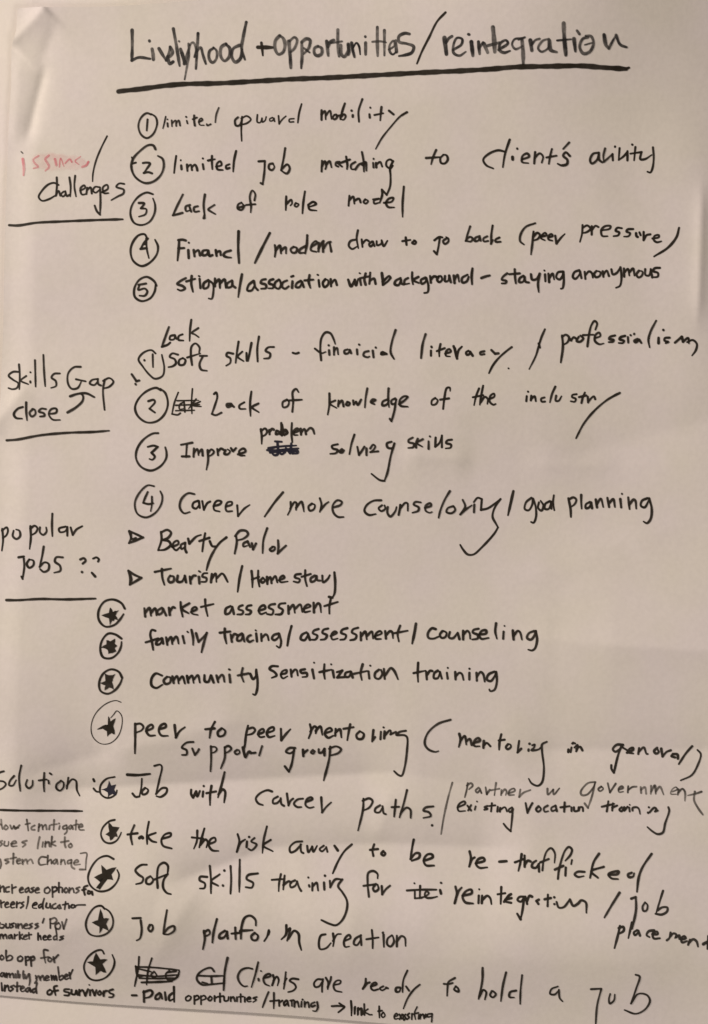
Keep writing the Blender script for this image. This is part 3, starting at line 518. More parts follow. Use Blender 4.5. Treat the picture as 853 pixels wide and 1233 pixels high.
48,140 80,128 74,114 56,122 48,140 58,156 84,148; 126,108 104,112 96,124 118,138 112,158 88,156; 176,104 150,108 144,122 164,136 156,156 128,158; 190,116 192,154; 194,136 214,112 222,150; 224,130 248,110 258,146; w9 264,132 298,118 286,110 268,124 268,146 296,142; 312,102 314,148; 316,128 334,104 342,110 348,148; 396,76 388,120 388,154; w10 364,118 428,98
@ 100 700
= circled_star|circled star before family|9
190,274 160,254 126,250 96,284 88,330 102,364 140,368 172,344 188,310 190,290; f 88,319 102,307 116,301 117,291 116,281 125,280 136,286 150,278 160,272 161,286 158,297 166,304 171,308 164,315 158,319 163,330 167,336 160,339 147,345 134,346 125,349 126,340 123,330 115,324 107,321 97,319
= word|family|10
352,236 336,232 328,252 336,290 342,328; 306,292 340,282 366,272; 384,272 362,284 356,302 374,300 386,280; 386,274 390,298; 404,268 410,304; 410,288 428,266 434,300; 436,284 452,264 458,270 464,298; 484,262 492,296; w8 506,240 510,244; 526,232 534,270 534,304; 548,248 560,290; 560,290 580,270 600,246; 600,246 584,300 574,340
= word|tracing|10
686,226 686,260 694,298; 662,246 712,240; 714,254 720,290; 720,272 732,252 744,256; 768,250 748,264 746,284 764,282 772,258; 772,254 780,288; w8 834,234 836,236
@ 300 700
= word|tracing|10
10,258 0,262 -8,276 2,290 22,282; 36,250 40,288; 60,252 62,286; 62,272 82,254 90,260 96,282; 144,250 120,258 112,274 124,282 142,268 144,252; 146,252 156,290 148,318 134,310
= slash|slash after tracing|11
206,214 194,260 186,308
= word|assessment|10
278,244 256,256 250,276 268,282 286,256; 284,250 294,280; 336,228 314,236 308,248 330,260 322,278 300,280; 382,226 360,232 354,246 376,258 368,276 346,280; w9 394,262 424,246 414,240 398,256 402,278 428,274; 474,224 450,232 444,246 468,258 462,276 440,280; 526,222 502,230 496,244 518,258 512,276 488,282; 538,244 540,282; 542,262 560,240 568,278; 570,260 592,240 598,274; w9 604,264 640,248 632,238 612,250 610,274 636,276; 656,238 660,274; 662,256 680,238 690,244 694,272; 728,212 716,250 722,288; 700,248 764,236
= slash|slash after assessment|11
804,202 798,240 786,298
@ 100 700
= circled_star|circled star before community|9
192,462 176,434 140,422 104,440 82,484 88,526 122,540 158,522 184,488 192,466; f 84,489 96,484 111,478 110,461 108,440 120,446 130,449 148,448 161,442 156,453 148,469 148,478 144,482 151,503 152,522 143,515 130,511 120,519 106,526 107,511 111,500 99,497
= word|community|10
384,452 354,442 334,466 334,500 356,512 386,496; 408,458 392,476 400,492 422,486 424,462 408,458; 434,456 440,488; 440,474 456,454 464,490; 466,474 482,456 494,490; 504,454 510,486; 510,470 528,452 536,488; 538,470 556,450 566,486; 588,450 590,480 606,482 618,450; 620,452 632,486; 646,452 654,484; 654,468 672,448 678,452 684,482; 708,448 712,484; w8 706,422 710,424; 772,416 766,450 776,482; 748,452 800,442; 808,444 822,470 838,454; 838,454 836,430
@ 300 700
= word|community|10
36,424 42,470 40,520 30,546 20,542
= word|sensitization|10
140,408 110,408 100,420 124,436 134,452 110,464; w9 154,446 180,440 182,426 162,432 154,450 164,466 186,456; 202,424 206,458; 206,442 222,424 230,426 236,452; 270,422 248,428 254,440 278,440 280,456 258,460; 306,424 314,466; w8 314,390 315,391; 364,398 362,440 366,468; 340,436 398,424; 404,428 410,462; w8 396,398 397,399; w9 424,436 450,428; 450,428 426,462; 426,462 460,460; 490,432 466,440 464,458 482,458 492,438; 492,434 500,462; 548,398 538,440 544,474; 506,444 570,430; 576,432 580,466; w8 584,404 585,405; 626,424 608,440 608,462 626,468 642,446 636,424; 650,420 654,468; 656,452 684,416 700,430 718,470
@ 450 730
= word|counseling|10
298,108 280,104 260,130 264,150 286,154 312,144; 330,118 318,134 326,150 344,146 350,126 334,116; 366,122 362,148 380,152 404,126; 404,126 412,156; 430,116 430,158; 430,136 450,116 460,126 464,154; 504,106 480,112 476,124 500,136 500,152 474,158; 506,134 540,128 540,114 520,116 508,134 516,154 552,150; 588,80 584,120 592,154; 624,120 622,154; w8 628,92 629,93; 668,114 672,158; 672,140 692,116 702,122 712,158; 770,116 744,128 736,150 754,158 772,136 776,116; 778,116 784,160 774,200 760,210 742,206
= word|training|10
214,270 212,320 214,362; 192,320 250,308; 252,312 256,350; 256,330 272,308 282,310; 308,308 292,320 290,344 308,344 318,320; 318,314 328,346; 352,318 356,346; w8 356,294 357,295; w10 392,314 394,350; 394,336 412,318 424,324 432,352; 460,318 460,350; w8 460,298 461,299; w10 494,318 496,356; 496,338 514,314 526,324 534,360; 580,312 552,326 544,350 562,358 580,336 588,314; 588,314 592,360 580,400 560,406 556,398
@ 100 840
= circled_star|thin circled star before peer|4
w4 186,20 160,12 110,30 60,80 40,140 48,190 84,222 130,220 170,186 190,130 188,84 166,62 150,80 136,96; f 65,153 78,145 98,133 109,129 122,129 122,108 124,85 132,96 135,113 150,101 162,96 157,114 149,135 156,159 157,177 149,177 140,171 128,179 118,190 117,174 116,162 105,156 98,151 93,149 87,151 72,154
= word|peer|10
254,124 254,200 252,268; w9 256,126 280,124 294,140 284,156 260,166; 306,160 340,142 334,128 314,140 308,160 322,180 350,180; 372,150 402,138 398,124 378,132 368,158 380,180 412,182; 444,130 450,190; 450,190 468,160 494,140
= word|to|10
638,114 620,150 612,192; 592,150 636,146 ; 670,146 652,164 656,184 680,180 688,160 672,144
= word|support|9
534,212 500,216 478,240 500,252 500,274 478,276; 528,244 540,276; 540,276 554,260 560,248; 618,234 618,300 614,358; w8 618,236 640,238 646,250 636,262 620,268; w9 684,238 684,290 664,344; 684,240 702,232 716,246 700,262 684,268; 744,252 732,262 740,274 756,266 752,252; 780,230 776,262 784,288; w11 784,288 802,260 810,268; 820,268 832,266; w9 864,234 850,280
@ 290 840
= word|peer~2|10
36,134 26,180 20,238; w9 36,150 60,144 70,156 58,172 30,180; 84,176 112,164 108,150 90,160 84,176 94,190 114,188; 126,170 160,156 158,142 136,150 126,172 136,190 164,184; 194,150 196,206; 196,206 218,176 240,152; w11 10,240 20,286
= word|mentoring|10
334,128 340,160 328,196; 336,164 356,138 366,146 362,172; 362,160 384,138 394,180; 406,172 440,158 432,146 412,156 406,176 422,194 446,184; 458,150 456,184; 456,170 478,152 486,192; 528,128 520,170 514,206; 496,150 544,142; 574,162 558,180 564,198 586,198 594,176 576,162; 640,156 634,212; w10 638,204 648,190; 676,164 674,200; w9 688,142 690,143; 694,162 692,196; 694,182 720,156 724,162 722,176; 722,176 748,164; w9 796,158 766,164 750,178 790,180 802,190 802,250 790,340 776,378 760,374 740,356
= word|group|10
262,244 234,244 218,262 238,270 258,256; 258,250 246,320 232,362; 232,362 212,334; 300,252 302,284; 302,270 322,254; w10 348,254 338,266 350,272 356,260; 376,250 378,268 394,264 404,248; 404,248 404,280; 432,238 426,300 400,404; w9 426,248 460,236 484,250 472,268 430,282
@ 480 850
= bracket|wide opening bracket|9
250,64 190,84 140,130 126,180 144,208 178,220 192,216
= word|mentoring~2|10
292,132 298,160 290,196; 298,166 318,142 326,184; 326,170 342,156 352,186; 362,176 392,164 384,152 366,164 364,190 390,192; 410,166 408,200; 408,190 424,176 442,192; 494,134 486,170 484,208; w9 482,164 510,160; w10 526,182 516,196 524,206 540,196 538,184 526,180; 580,166 572,222; 572,222 590,204; w9 626,208 626,214; 630,180 631,181; w9 644,188 656,184 652,200 640,212 676,208 684,200; w9 714,172 692,184 692,220 700,300 690,366 670,382 640,370 626,348
= word|in|9
820,210 818,222; w8 836,180 840,182; w9 834,200 830,222
@ 640 870
= word|in|9
178,130 178,142; w8 200,96 210,100; w9 208,120 222,106 220,130 216,138 ; 216,128 234,116 246,134
= word|general|10
440,106 410,106 392,128 404,140 424,128 442,108; 436,106 416,160 396,240; 396,240 384,220 384,204; w8 440,120 460,132; 460,144 490,130 488,120 470,128 464,142 490,148; 518,122 514,150; w9 518,140 540,118 554,150 560,150; w10 604,120 590,136 598,148 612,142 606,126; 624,124 630,162; 630,162 650,140 670,132; w10 680,152 672,160 690,166; 680,150 702,152 704,172; w10 772,112 740,150 708,198
= bracket|closing bracket after general|8
798,130 814,150 800,200 770,250 716,276
@ 0 925
= word|Solution|8
20,14 0,20 -24,36 -28,52 -10,60 20,64 30,76 16,94 -6,104; 70,36 50,60 46,80 64,82 80,56; 104,-14 94,40 100,108; 132,56 126,80 140,96 156,84 158,60; 212,24 210,80 212,114; w7 186,60 224,56; 232,62 234,76; w8 238,26 246,32; 292,64 270,82 270,102 286,112 302,96 302,72 288,62; 326,50 318,104; 318,90 344,58 362,66 366,110 380,138
= underline|line under Solution|9
-4,200 100,202 250,206 395,210
@ 100 840
= circled_star|circled star and colon before Job|8
w9 46,398 50,408; 46,444 60,458 74,460; 150,386 110,396 80,430 80,466 104,486 130,486 156,468 160,452; f|navy 80,448 93,446 110,439 118,419 121,402 127,414 132,428 146,425 157,422 153,435 148,448 156,463 159,477 149,475 139,470 125,478 115,488 117,476 115,463 97,453
= word|Job|9
w12 212,374 260,376 322,370; w8 282,394 278,440 270,480; 270,480 252,482 236,466; 296,440 282,456 286,470 304,466 312,450 298,438; w8 344,330 372,324 380,334 366,400 350,468; 350,468 380,440 402,442 400,462 372,482 352,478
= word|with|10
520,448 520,468 530,484; 530,484 544,456; 544,456 550,480 562,454; 578,456 576,480; w9 580,430 581,431; 618,430 612,470 612,520; 594,464 640,456; 682,362 668,420 650,484; 652,470 672,446 684,456 680,508
@ 290 840
= word|career|9
150,456 128,450 90,466 72,490 84,512 106,520; 178,480 156,494 156,512 176,510 192,492; 192,488 196,516 208,524; 222,466 230,524; w9 230,522 240,500 252,490; 300,490 274,494 256,514 272,530 292,530; 316,506 346,492 340,484 320,492 312,520 330,534 352,530; 388,484 392,556; 392,556 412,530 436,508
= word|paths|9
592,490 590,540 566,644; w9 588,500 620,488 636,500 622,530 590,548; 672,520 650,536 648,552 668,554 684,530; 684,524 690,558 700,562; 748,492 740,574; w8 728,528 764,526 ; 802,446 786,510 766,578; 770,560 800,530 818,540 820,580
@ 480 850
= word|paths|9
168,484 130,490 120,504 146,512 156,530 120,540; w10 162,576 163,577
= slash|long faint slash before partner|8|grey
w8 260,370 240,440 218,540 206,620
= word|partner|8|grey
334,372 330,400 320,440; 330,384 350,372 358,384 340,402; 386,394 372,408 380,418 392,406; 392,398 400,420; 420,392 426,426; 426,424 440,404; 470,370 462,430; 446,406 486,398; 496,404 494,428; 496,420 512,400 520,410 516,428; 528,420 560,406 556,396 536,404 530,426 556,426; 586,400 580,436; 580,436 600,416 634,402
= word|w|8|grey
716,396 718,424 744,400; 744,400 746,424 774,394
@ 480 850
= word|existing|8
284,490 322,470 318,460 298,468 286,486 290,506 322,506; 332,480 350,504; 350,478 336,504; 372,484 368,500; w7 378,460 379,461; 428,482 414,488 430,496 414,500; 450,468 446,508; 434,482 466,478; 478,484 476,508; w8 490,490 488,508; 488,500 512,486 522,506; 546,486 530,498 536,510 550,496; 550,492 546,540 540,602; 540,602 520,584 506,566
@ 540 930 2.725
= word|vocational|6
252,98 258,130; 258,130 266,112 274,98; 294,108 286,118 292,126 302,118 296,108; 324,106 312,114 314,126 326,124; 350,106 336,114 338,124 350,120; 350,106 354,124; 380,96 378,126; 366,112 396,108; 402,112 402,124; 410,112 412,124 424,122 426,112; 426,122 430,112 438,112 440,124
@ 640 870
= word|government|8|grey
304,284 270,290 236,330 240,346 266,344 296,310 308,284; w8 304,290 290,350 270,408; 270,408 254,386; 334,306 320,318 328,328 344,316 334,304; 366,290 376,334; 376,334 404,292; 418,320 440,312 434,304 418,316 420,332 440,330; 464,304 462,334; 464,322 484,308 504,306; w8 524,308 526,336; 526,320 544,308 550,340; 574,302 572,340; w9 574,330 592,300 596,340; 596,330 616,306 634,344; w6 676,330 700,318 694,308 676,318 668,340 694,342; 706,318 702,344; 704,336 724,316 736,330 736,374; w8 816,330 786,340 750,348; w9 784,330 780,370 800,410 822,440
= word|training~2|9
368,376 360,424; 336,402 396,388; w8 390,386 386,420; 386,406 410,396; 432,404 420,416 430,424 444,408; 444,404 444,420; 446,418 460,402; 468,406 470,424; w7 470,392 471,393; w8 484,420 484,408 504,404 514,412 520,436; w9 558,430 559,431; 562,404 563,405; 566,428 580,412 590,406 598,412 592,424; 592,424 604,420; w9 656,404 660,420 640,480 628,524 604,532 580,520 554,498
@ 0 900 5.331
= word|how|10|thin
10,460 14,500 20,520; 12,494 2,490; 40,496 30,512 40,524 56,510 44,496; 70,496 80,520 94,500; 94,500 102,520 130,496; 106,510 122,512
= word|to|10|thin
176,460 182,500 186,530; 168,490 196,484; 226,498 206,510 208,524 226,526
= word|mitigate|10|thin
254,490 250,534; 252,510 270,494 278,524; 278,510 294,494 302,524; 320,500 318,524; 348,466 346,528; 330,496 366,492; 384,504 380,524; 378,488 380,489; 424,500 404,510 408,524 426,520; 428,500 430,540 416,556; 454,500 440,514 450,524 462,510; 462,504 468,524; 488,470 486,528; 474,500 500,494; 504,512 530,508 522,494 506,504 512,528 540,530
= word|issues|10|thin
18,596 0,604 18,614 4,630; 34,600 32,624 56,626 60,600; 76,614 110,608 104,596 84,604 80,628 114,628; 176,594 146,604 170,616 150,634
= word|link|10|thin
258,572 250,610 246,644; 280,604 276,634; 296,600 294,634; 294,614 316,604 322,632; 336,570 332,634; 356,600 334,614 360,628
= word|to~2|10|thin
418,574 418,620 424,638; 394,606 442,598; 456,614 442,628 452,640 466,630 458,616
= word|system|10|thin
6,712 12,744 6,770; 58,710 36,718 62,728 44,740; 92,676 90,742; 72,708 110,700; 116,724 138,718 130,708 114,720 120,740 138,736; 150,714 152,742; 152,730 174,712 182,740; 182,728 204,712 218,738
= word|change|10|thin
300,700 270,698 254,720 262,746 300,744; 312,690 310,744; 312,728 332,714 336,740; 362,712 344,730 356,742 370,720; 370,714 376,742; 398,716 396,744; 396,730 414,716 424,744; 462,716 440,724 440,740 462,734; 464,718 466,760 484,772; 480,736 508,728 500,716 482,728 482,746 520,744
w9 520,676 560,674 558,720 556,776; 556,776 518,776
= circled_star|circled star beside take|10
736,466 700,476 660,516 650,560 672,600 710,612 750,596 774,560 780,544; f 676,557 688,549 702,539 695,509 695,478 710,489 724,506 748,508 770,511 762,526 750,544 757,561 759,575 747,571 739,572 726,588 711,597 706,585 704,572 690,564
@ 0 1050 5.331
= word|increase|10|thin2
6,80 8,120; 8,100 28,84 34,120; 66,88 44,96 46,120 66,118; 84,74 86,128; 84,98 110,88; 134,108 156,100 150,90 134,104 138,124 160,120; 190,92 170,106 174,122 192,110; 192,94 200,122; 226,90 208,98 226,110 208,122; 234,108 258,102 252,92 238,102 238,124 262,122
= word|options|10|thin2
316,88 296,100 296,122 316,126 330,106 316,88; 344,86 346,150; 344,92 366,86 374,104 350,120; 386,60 386,120; 370,94 400,88; 408,92 408,120; 430,92 420,108 430,122 444,108 434,90; 454,92 452,122; 454,110 474,92 484,120; 520,86 496,96 516,108 496,124
= word|for|11
570,76 548,86 548,110 554,134; 536,104 560,98; 574,110 572,126 588,124 590,112 576,108; 600,112 604,132
= word|careers|10|thin2
10,176 14,220; 12,196 34,184; 40,204 62,196 56,186 40,200 44,220 66,216; 76,204 100,196 92,184 78,198 80,222 100,220; 116,184 114,220; 116,198 136,188; 160,184 144,194 160,206 140,222; 190,150 186,190 176,226
= word|education|10|thin2
218,206 246,196 240,186 222,196 218,220 242,224; 272,196 256,208 260,222 276,210; 292,160 282,200 284,226; 308,190 304,216 324,218 330,192; 330,194 336,224; 366,192 346,204 350,224 368,222; 392,200 376,214 390,224; 392,204 400,222; 430,180 424,228; 410,200 446,192; 452,204 452,220; 470,200 464,214 480,218 490,202 474,198; 490,214 500,202 556,198
= word|business|10|thin2
4,320 0,350 22,354 34,336 14,330; 44,326 46,352 66,348 68,326; 96,322 76,330 92,342 74,354; 108,326 108,352; 122,326 122,354; 122,340 142,326 150,354; 160,340 184,334 176,324 160,338 164,356 186,354; 214,322 194,332 212,342 192,356; 250,322 232,330 252,340 232,356; w9 290,290 280,318
= word|POV|10|thin2
330,290 330,352; 328,296 360,284 372,302 356,320 334,322; 384,316 362,332 366,352 386,356 396,334 384,316; 406,310 416,356; 416,356 436,292
= word|market~2|10|thin2
0,396 2,424; 2,410 16,396 24,424; 26,408 40,396 46,424; 76,398 58,408 62,424 78,412; 78,400 84,424; 98,396 98,424; 100,408 116,398; 130,380 130,428; 148,396 132,410 150,426; 158,412 178,406 172,398 156,412 160,428 182,424; 190,384 192,424; 180,400 206,396
= word|needs|10|thin2
250,386 249,431; 250,413 262,401 268,428; 282,416 302,408 294,400 282,412 286,430 304,428; 312,414 332,406 324,398 312,412 316,428 334,426; 366,402 350,412 352,428 366,424; 364,350 370,390 372,430; 414,402 392,410 412,418 388,430
= word|job|11|thin2
10,536 -2,550 8,566 24,554 14,536; 40,504 38,540 42,572; 42,552 64,536 80,548 70,566 44,572
= word|opp|11|thin2
132,540 114,552 116,572 136,572 146,552 132,538; 164,544 166,600; 164,552 182,542 190,560 168,572; 198,544 200,606; 198,554 216,540 222,560 202,570
= word|for~2|11|thin2
310,500 286,496 284,530 292,584; 264,552 312,544; 318,548 308,564 320,576 334,562 320,546; 344,544 350,580; 348,560 376,530
= word|family|11|thin2
10,652 -4,668 8,678 22,660; 22,654 28,680; 38,656 40,682; 40,668 56,656 60,682; 62,668 78,656 84,684; 96,660 98,684; 112,640 112,684; 124,664 122,684; 148,640 144,668 148,690; 156,664 162,690 182,660; 186,660 188,710 182,736
= word|member|11|thin2
226,670 232,700 220,720; 228,690 246,672 256,700; 256,688 272,670 280,700; 288,690 312,680 300,670 288,684 290,702 314,698; 326,668 330,700; 330,690 340,670 346,698; 346,688 356,670 362,700; 372,612 376,660 378,696; 378,680 400,668 404,686 384,700; 412,680 434,668 424,660 410,680 420,694 440,686; 444,650 450,690; 448,670 466,630
= word|instead|11|thin2
4,720 8,770; 26,736 24,772; 26,754 44,736 52,770; 84,736 62,746 80,758 60,774; 106,716 104,774; 92,744 124,740; 128,760 150,750 140,740 126,758 134,776 152,772; 176,750 158,766 170,778 184,760; 186,752 192,778; 222,756 202,768 208,784 226,772; 234,720 228,750 230,786
= word|of|12
316,764 300,776 302,794 320,794 330,776 316,762; 362,738 344,744 348,780 352,800; 334,774 368,768
= word|survivors|12
440,760 410,762 408,774 440,784 436,800 408,800; 456,764 456,790 476,794 486,770; 486,770 494,796; 506,764 506,800; 506,780 524,764; 530,768 544,802; 544,802 562,760; 576,766 574,800; w9 570,730 571,731; 590,764 604,800; 604,800 616,766; 636,772 624,786 634,798 648,786 638,770; 662,772 662,804; 662,790 672,772 684,770; 722,760 698,770 702,784 726,794 720,810 696,812
@ 100 980
= word|take|9
248,54 232,100 240,144; 216,98 264,92; w12 274,114 284,108 290,114; 318,38 310,90 312,142; 352,90 316,106 334,128 356,134; 382,118 424,104 424,92 396,98 380,124 388,150 430,164
= word|the|9
552,80 550,130 536,166; 526,112 580,118; 586,70 572,120 562,160; 566,150 592,122 602,134 596,160; 604,146 640,130 636,114 616,122 608,150 624,174 654,178
= word|risk|9
746,98 754,130 742,184; 742,184 760,140 782,124
= circled_star|circled star before Soft|8
152,212 120,198 80,210 46,250 30,300 42,336 80,362 130,356 168,322 180,286 170,262; f 57,298 76,287 97,278 94,257 92,237 104,247 119,261 146,251 169,248 159,266 145,283 149,295 154,311 142,308 125,307 105,333 88,358 79,352 68,349 78,335 90,322 75,310
= word|Soft|9
312,238 284,240 258,264 274,284 296,300 290,320 262,328; 330,292 312,304 312,324 330,328 344,310 332,292; 366,346 362,290 370,244 394,230 412,244 412,280; 348,308 412,284; 412,284 394,310 392,346 410,370 430,376
= word|skills~2|9
600,302 566,302 564,316 590,332 588,352 566,354; 612,250 618,310 620,376; 660,290 620,322 654,342; w10 676,340 678,342; w9 682,272 683,273; 712,252 716,310 714,378; 756,222 756,290 756,370; 844,286 796,294 790,310 822,330 816,350 786,348
= circled_star|circled star before job platform|8
112,446 96,432 64,440 30,486 20,530 36,570 74,582 120,568 148,534 152,494 136,460 118,446; f 47,514 64,505 78,501 84,472 91,443 101,466 107,492 120,489 135,492 128,504 120,520 128,540 131,556 115,548 102,542 94,558 83,571 85,553 85,536 63,524
= word|job|9
246,490 286,488; w9 286,500 290,550 280,590 264,600; w10 330,522 322,540 332,554 344,540 340,520 330,522; 412,450 402,510 394,564; 396,564 420,534 446,526 448,546 420,566 396,566
= word|platform|10
588,552 592,590 582,644; 588,560 610,548 616,566 594,580; 650,496 634,560 628,610; 688,552 664,570 662,588 684,584 698,560; 698,556 702,590; 738,536 740,592; 720,566 758,562
@ 290 980
= word|risk|9
w9 30,134 28,162; 40,112 41,113; 66,118 50,134 76,150 52,178 36,170; 126,62 110,130 104,192; 144,128 108,156 154,184
= word|away|9
296,136 262,140 236,166 240,188 262,182 292,150; 288,150 292,186 302,192; 320,158 326,188 344,162; 344,162 350,186 368,158; 400,158 380,174 392,184 412,166; 412,164 418,186; w10 452,158 468,180; w9 536,152 500,184 470,230 444,286
= word|to~4|10
644,152 636,180 640,206; 624,178 662,174; 688,184 678,196 690,204 698,194 686,184
= word|training~3|9
194,290 186,330 184,368; 150,316 210,312; 212,296 206,360; 206,340 234,322 244,330; 262,318 240,330 242,350 264,342 272,322; 272,322 282,350 292,366; w8 326,304 327,305; w9 330,340 332,346; 346,330 346,364; 348,346 366,328 374,364; w9 402,328 404,360; 406,296 407,297; 430,320 432,350 ; 432,350 456,314 490,314; 490,314 470,344 490,372 512,410 512,450 490,500 460,524 430,518 390,500
= word|for~3|9
618,394 612,330 616,284 640,276 660,290 660,310; 592,344 646,338; 652,336 638,356 646,370 664,360 660,338; 680,346 682,384; 682,384 700,360 720,344
= word|platform|10
4,590 8,530 24,488 50,480 74,500 76,526; 0,552 60,548; 70,562 54,578 60,596 80,596 86,576 72,562; 138,550 130,580 116,602; 140,556 136,570
= word|platform|10
222,526 220,570 198,594; w10 222,560 240,540 226,600; 232,592 260,552 280,566 284,610 294,646
= word|creation|9
410,568 388,574 378,610 384,640 412,636 436,610; 446,564 450,600 446,626; 446,600 466,568 484,566; 504,598 530,584 524,570 508,580 498,606 504,628 524,626; 580,572 552,590 546,614 560,620 578,596; 578,576 582,620; 632,548 636,590 636,636; 606,592 664,584; 688,570 690,630; w8 684,562 686,560; w9 728,574 708,590 706,618 722,628 738,606 732,576; 752,576 752,628; 752,604 774,578 790,586 794,626
@ 480 990
= word|be|10
74,86 66,130 58,180; 58,180 84,152 102,154 100,172 64,188; 122,188 166,170 162,158 140,158 122,184 132,208 172,210
= word|re|10
344,144 350,176 340,216; 342,214 356,180 368,172; 372,200 416,186 410,174 386,180 374,202 390,220 428,218
= dash|dash~4|10
486,190 520,186
= word|trafficked|10
592,150 586,190 576,230; 560,190 604,172; w9 606,156 606,210; 606,200 622,180 634,184
= crossed_out_word|crossed out word before reintegration|8
w9 40,326 110,322 182,322; w8 76,292 77,293; w7 78,330 78,362; 104,304 102,358; 112,358 130,352 146,338 134,330 126,342 132,358 156,360 186,354; 78,362 110,360
= word|reintegration~2|10
w9 204,290 206,291; 200,324 204,340; w10 274,308 280,340 268,386; 270,384 288,330 304,312; 308,350 352,338 350,322 326,328 308,354 320,380 358,386; 386,350 384,384; w9 388,320 389,321; w10 402,350 400,384; 402,370 426,350 440,360 446,388; 494,308 492,350 490,386; w9 476,342 512,336; 506,376 530,346 540,340; 512,366 542,358; 516,376 540,380; w9 600,350 580,352 570,366 586,374 600,356; 602,352 594,410 584,456; 584,456 568,430; 608,350 616,384; 616,372 628,346 640,350; w10 660,370 672,364; 662,372 670,384; w9 716,340 714,394; 700,362 730,356; w9 746,352 747,353; 746,384 747,385
@ 640 990
= word|trafficked|10
20,180 4,192 0,210 18,214 34,194; w9 32,196 34,232; w8 50,226 56,180 72,134 92,120 110,144 108,190; 40,188 80,172; w9 124,266 130,220 160,130 178,114 192,126 186,150 160,180; 110,222 150,204; 162,212 160,250; w8 188,196 192,176; w9 252,232 218,232 204,244 220,256 248,252; 322,146 296,186 278,260; 344,208 284,230 316,260; 366,246 410,242 416,230 390,232 366,244 380,262 412,266; 478,236 460,244 464,256 484,254 490,238; w10 574,146 530,210 512,256 502,326
= word|reintegration~2|10
w9 116,374 126,400 150,398 180,362; 180,362 196,392 220,380 234,366 256,376 258,424
= slash|slash before job placement|10
418,330 380,388 344,446
= word|job|10
474,358 496,350; w10 496,352 496,410 476,500; w8 540,376 528,396 532,416 546,414 552,390 540,374; w9 628,322 612,370 594,424; 600,414 624,400 648,402 646,420 620,434 590,430
= word|placement|10
418,486 408,530 392,592; 412,496 434,490 436,508 408,526; 476,470 466,510 458,544; 500,506 484,518 490,530 506,518; 506,508 514,532; 582,508 556,512 546,530 560,540; 574,526 600,526 596,514 576,522 580,546 610,546; 662,520 656,546 644,556; w9 660,540 676,524 690,530 684,546; 690,542 704,534 706,550; w10 716,554 736,548 728,538 714,548 718,568 742,562; w10 756,556 748,580; 750,572 772,554 788,564 796,590; w12 822,578 840,568 862,558; w11 846,540 842,602
@ 100 1083
= circled_star|circled star before clients|8
104,258 94,240 66,244 26,276 6,316 8,350 30,384 64,394 110,378 144,336 154,296 144,262; f 17,301 33,297 48,297 55,272 65,250 75,267 85,286 107,283 122,286 107,300 96,310 108,336 114,356 99,355 85,347 74,357 59,369 60,351 59,327 38,314
= crossed_out_word|crossed out word before clients|8
274,270 268,330 248,422; 336,276 316,340 306,414; w8 256,322 340,324 466,338; 270,364 350,370 460,362; 272,380 350,382 450,378; w10 282,402 340,400 430,396; w8 256,318 266,370 300,366; 344,346 330,362 340,378 356,368 348,348; w9 418,342 400,360 408,386 430,390 456,372 466,344; 262,330 330,346; 408,350 450,344
= crossed_out_word|second crossed out word|9
634,344 620,326 590,332 556,360 550,386 574,412 620,410 676,404; 556,366 620,368 680,366; 620,372 622,408; w10 700,274 686,340 678,440; w8 576,400 600,406
= word|Clients|9
@ 280 1130 5.331
= word|Clients|12
130,188 100,182 60,196 36,240 48,284 74,308 96,306; w11 168,142 150,220 122,314; w12 168,256 170,268; w10 184,202 186,203; w12 200,252 246,236 240,222 216,230 200,256 210,290 238,304; 262,230 268,260 256,300; 264,270 286,240 298,262 290,302; 344,210 338,270 330,324; w8 330,290 350,252; 424,258 384,254 368,268 398,290 408,314 390,336 358,346
= word|are|12
576,258 546,258 524,286 532,310 556,306 580,270; 582,256 576,310 576,344; 600,246 616,280 612,324; 612,310 630,264 634,240; w11 652,296 692,284 694,266 670,266 650,296 660,332 702,344
@ 420 1110 5.331
= word|ready|13
110,358 108,390 90,430; 92,426 120,390 134,384; 144,410 180,396 172,384 150,396 144,424 160,438 190,430; w12 222,410 200,424 214,438 240,424; 240,418 252,424; 330,418 306,420 304,446 324,446 334,424; w11 376,302 350,370 346,450; w12 368,410 388,440; w11 456,398 420,430 380,490 352,562
= word|to~5|12
680,352 640,380 634,420 632,474; 610,392 640,394 666,386; 688,408 676,430 706,446 700,420 684,408
@ 560 1110 2.911
= word|hold|7
60,154 60,200 48,270; 50,262 64,236 74,244 70,272; 94,240 88,256 98,264 108,252 98,240; 142,170 132,220 126,278; 178,238 158,244 156,262 172,264; w6 198,180 194,240 194,288
= word|a|6
324,222 302,232 298,250 314,252 328,236; 328,234 332,266 342,278
= word|job~2|6
440,232 476,230; w6 476,232 464,290 460,370; 508,250 504,270 508,286 522,274 524,252; 594,178 608,184 598,230 582,286; 582,286 606,250 636,254 648,276 632,308 600,324 560,310
@ 100 1083
= dash|dash~5|10
234,468 256,468
= word|paid|10
292,446 292,500; 290,452 326,442 334,456 322,474 296,482; 368,456 350,470 348,486 364,484 374,462; 374,460 380,484; 394,452 398,490; 430,456 414,472 416,494 434,486; 438,424 438,500
= word|opportunities~2|8
506,470 494,480 498,494 512,492 520,476 508,468; 536,470 536,510; 536,474 552,468 558,482 540,492; 568,470 568,512; 568,474 584,468 592,482 572,492; 612,472 602,486 612,494 622,480 612,470; 634,470 634,496; 634,482 648,474; 660,456 660,500; 650,474 676,470; 680,474 682,494 698,492 702,474; 712,474 712,496; 712,484 724,474 732,496; 742,476 742,496; 760,460 760,500; 750,474 772,472; 780,476 780,498; 792,486 808,482 802,474 790,486 796,498 810,496; 838,474 820,480 836,488 820,500
= slash|slash after opportunities|9
@ 280 1130 5.331
= slash|slash after opportunities|11
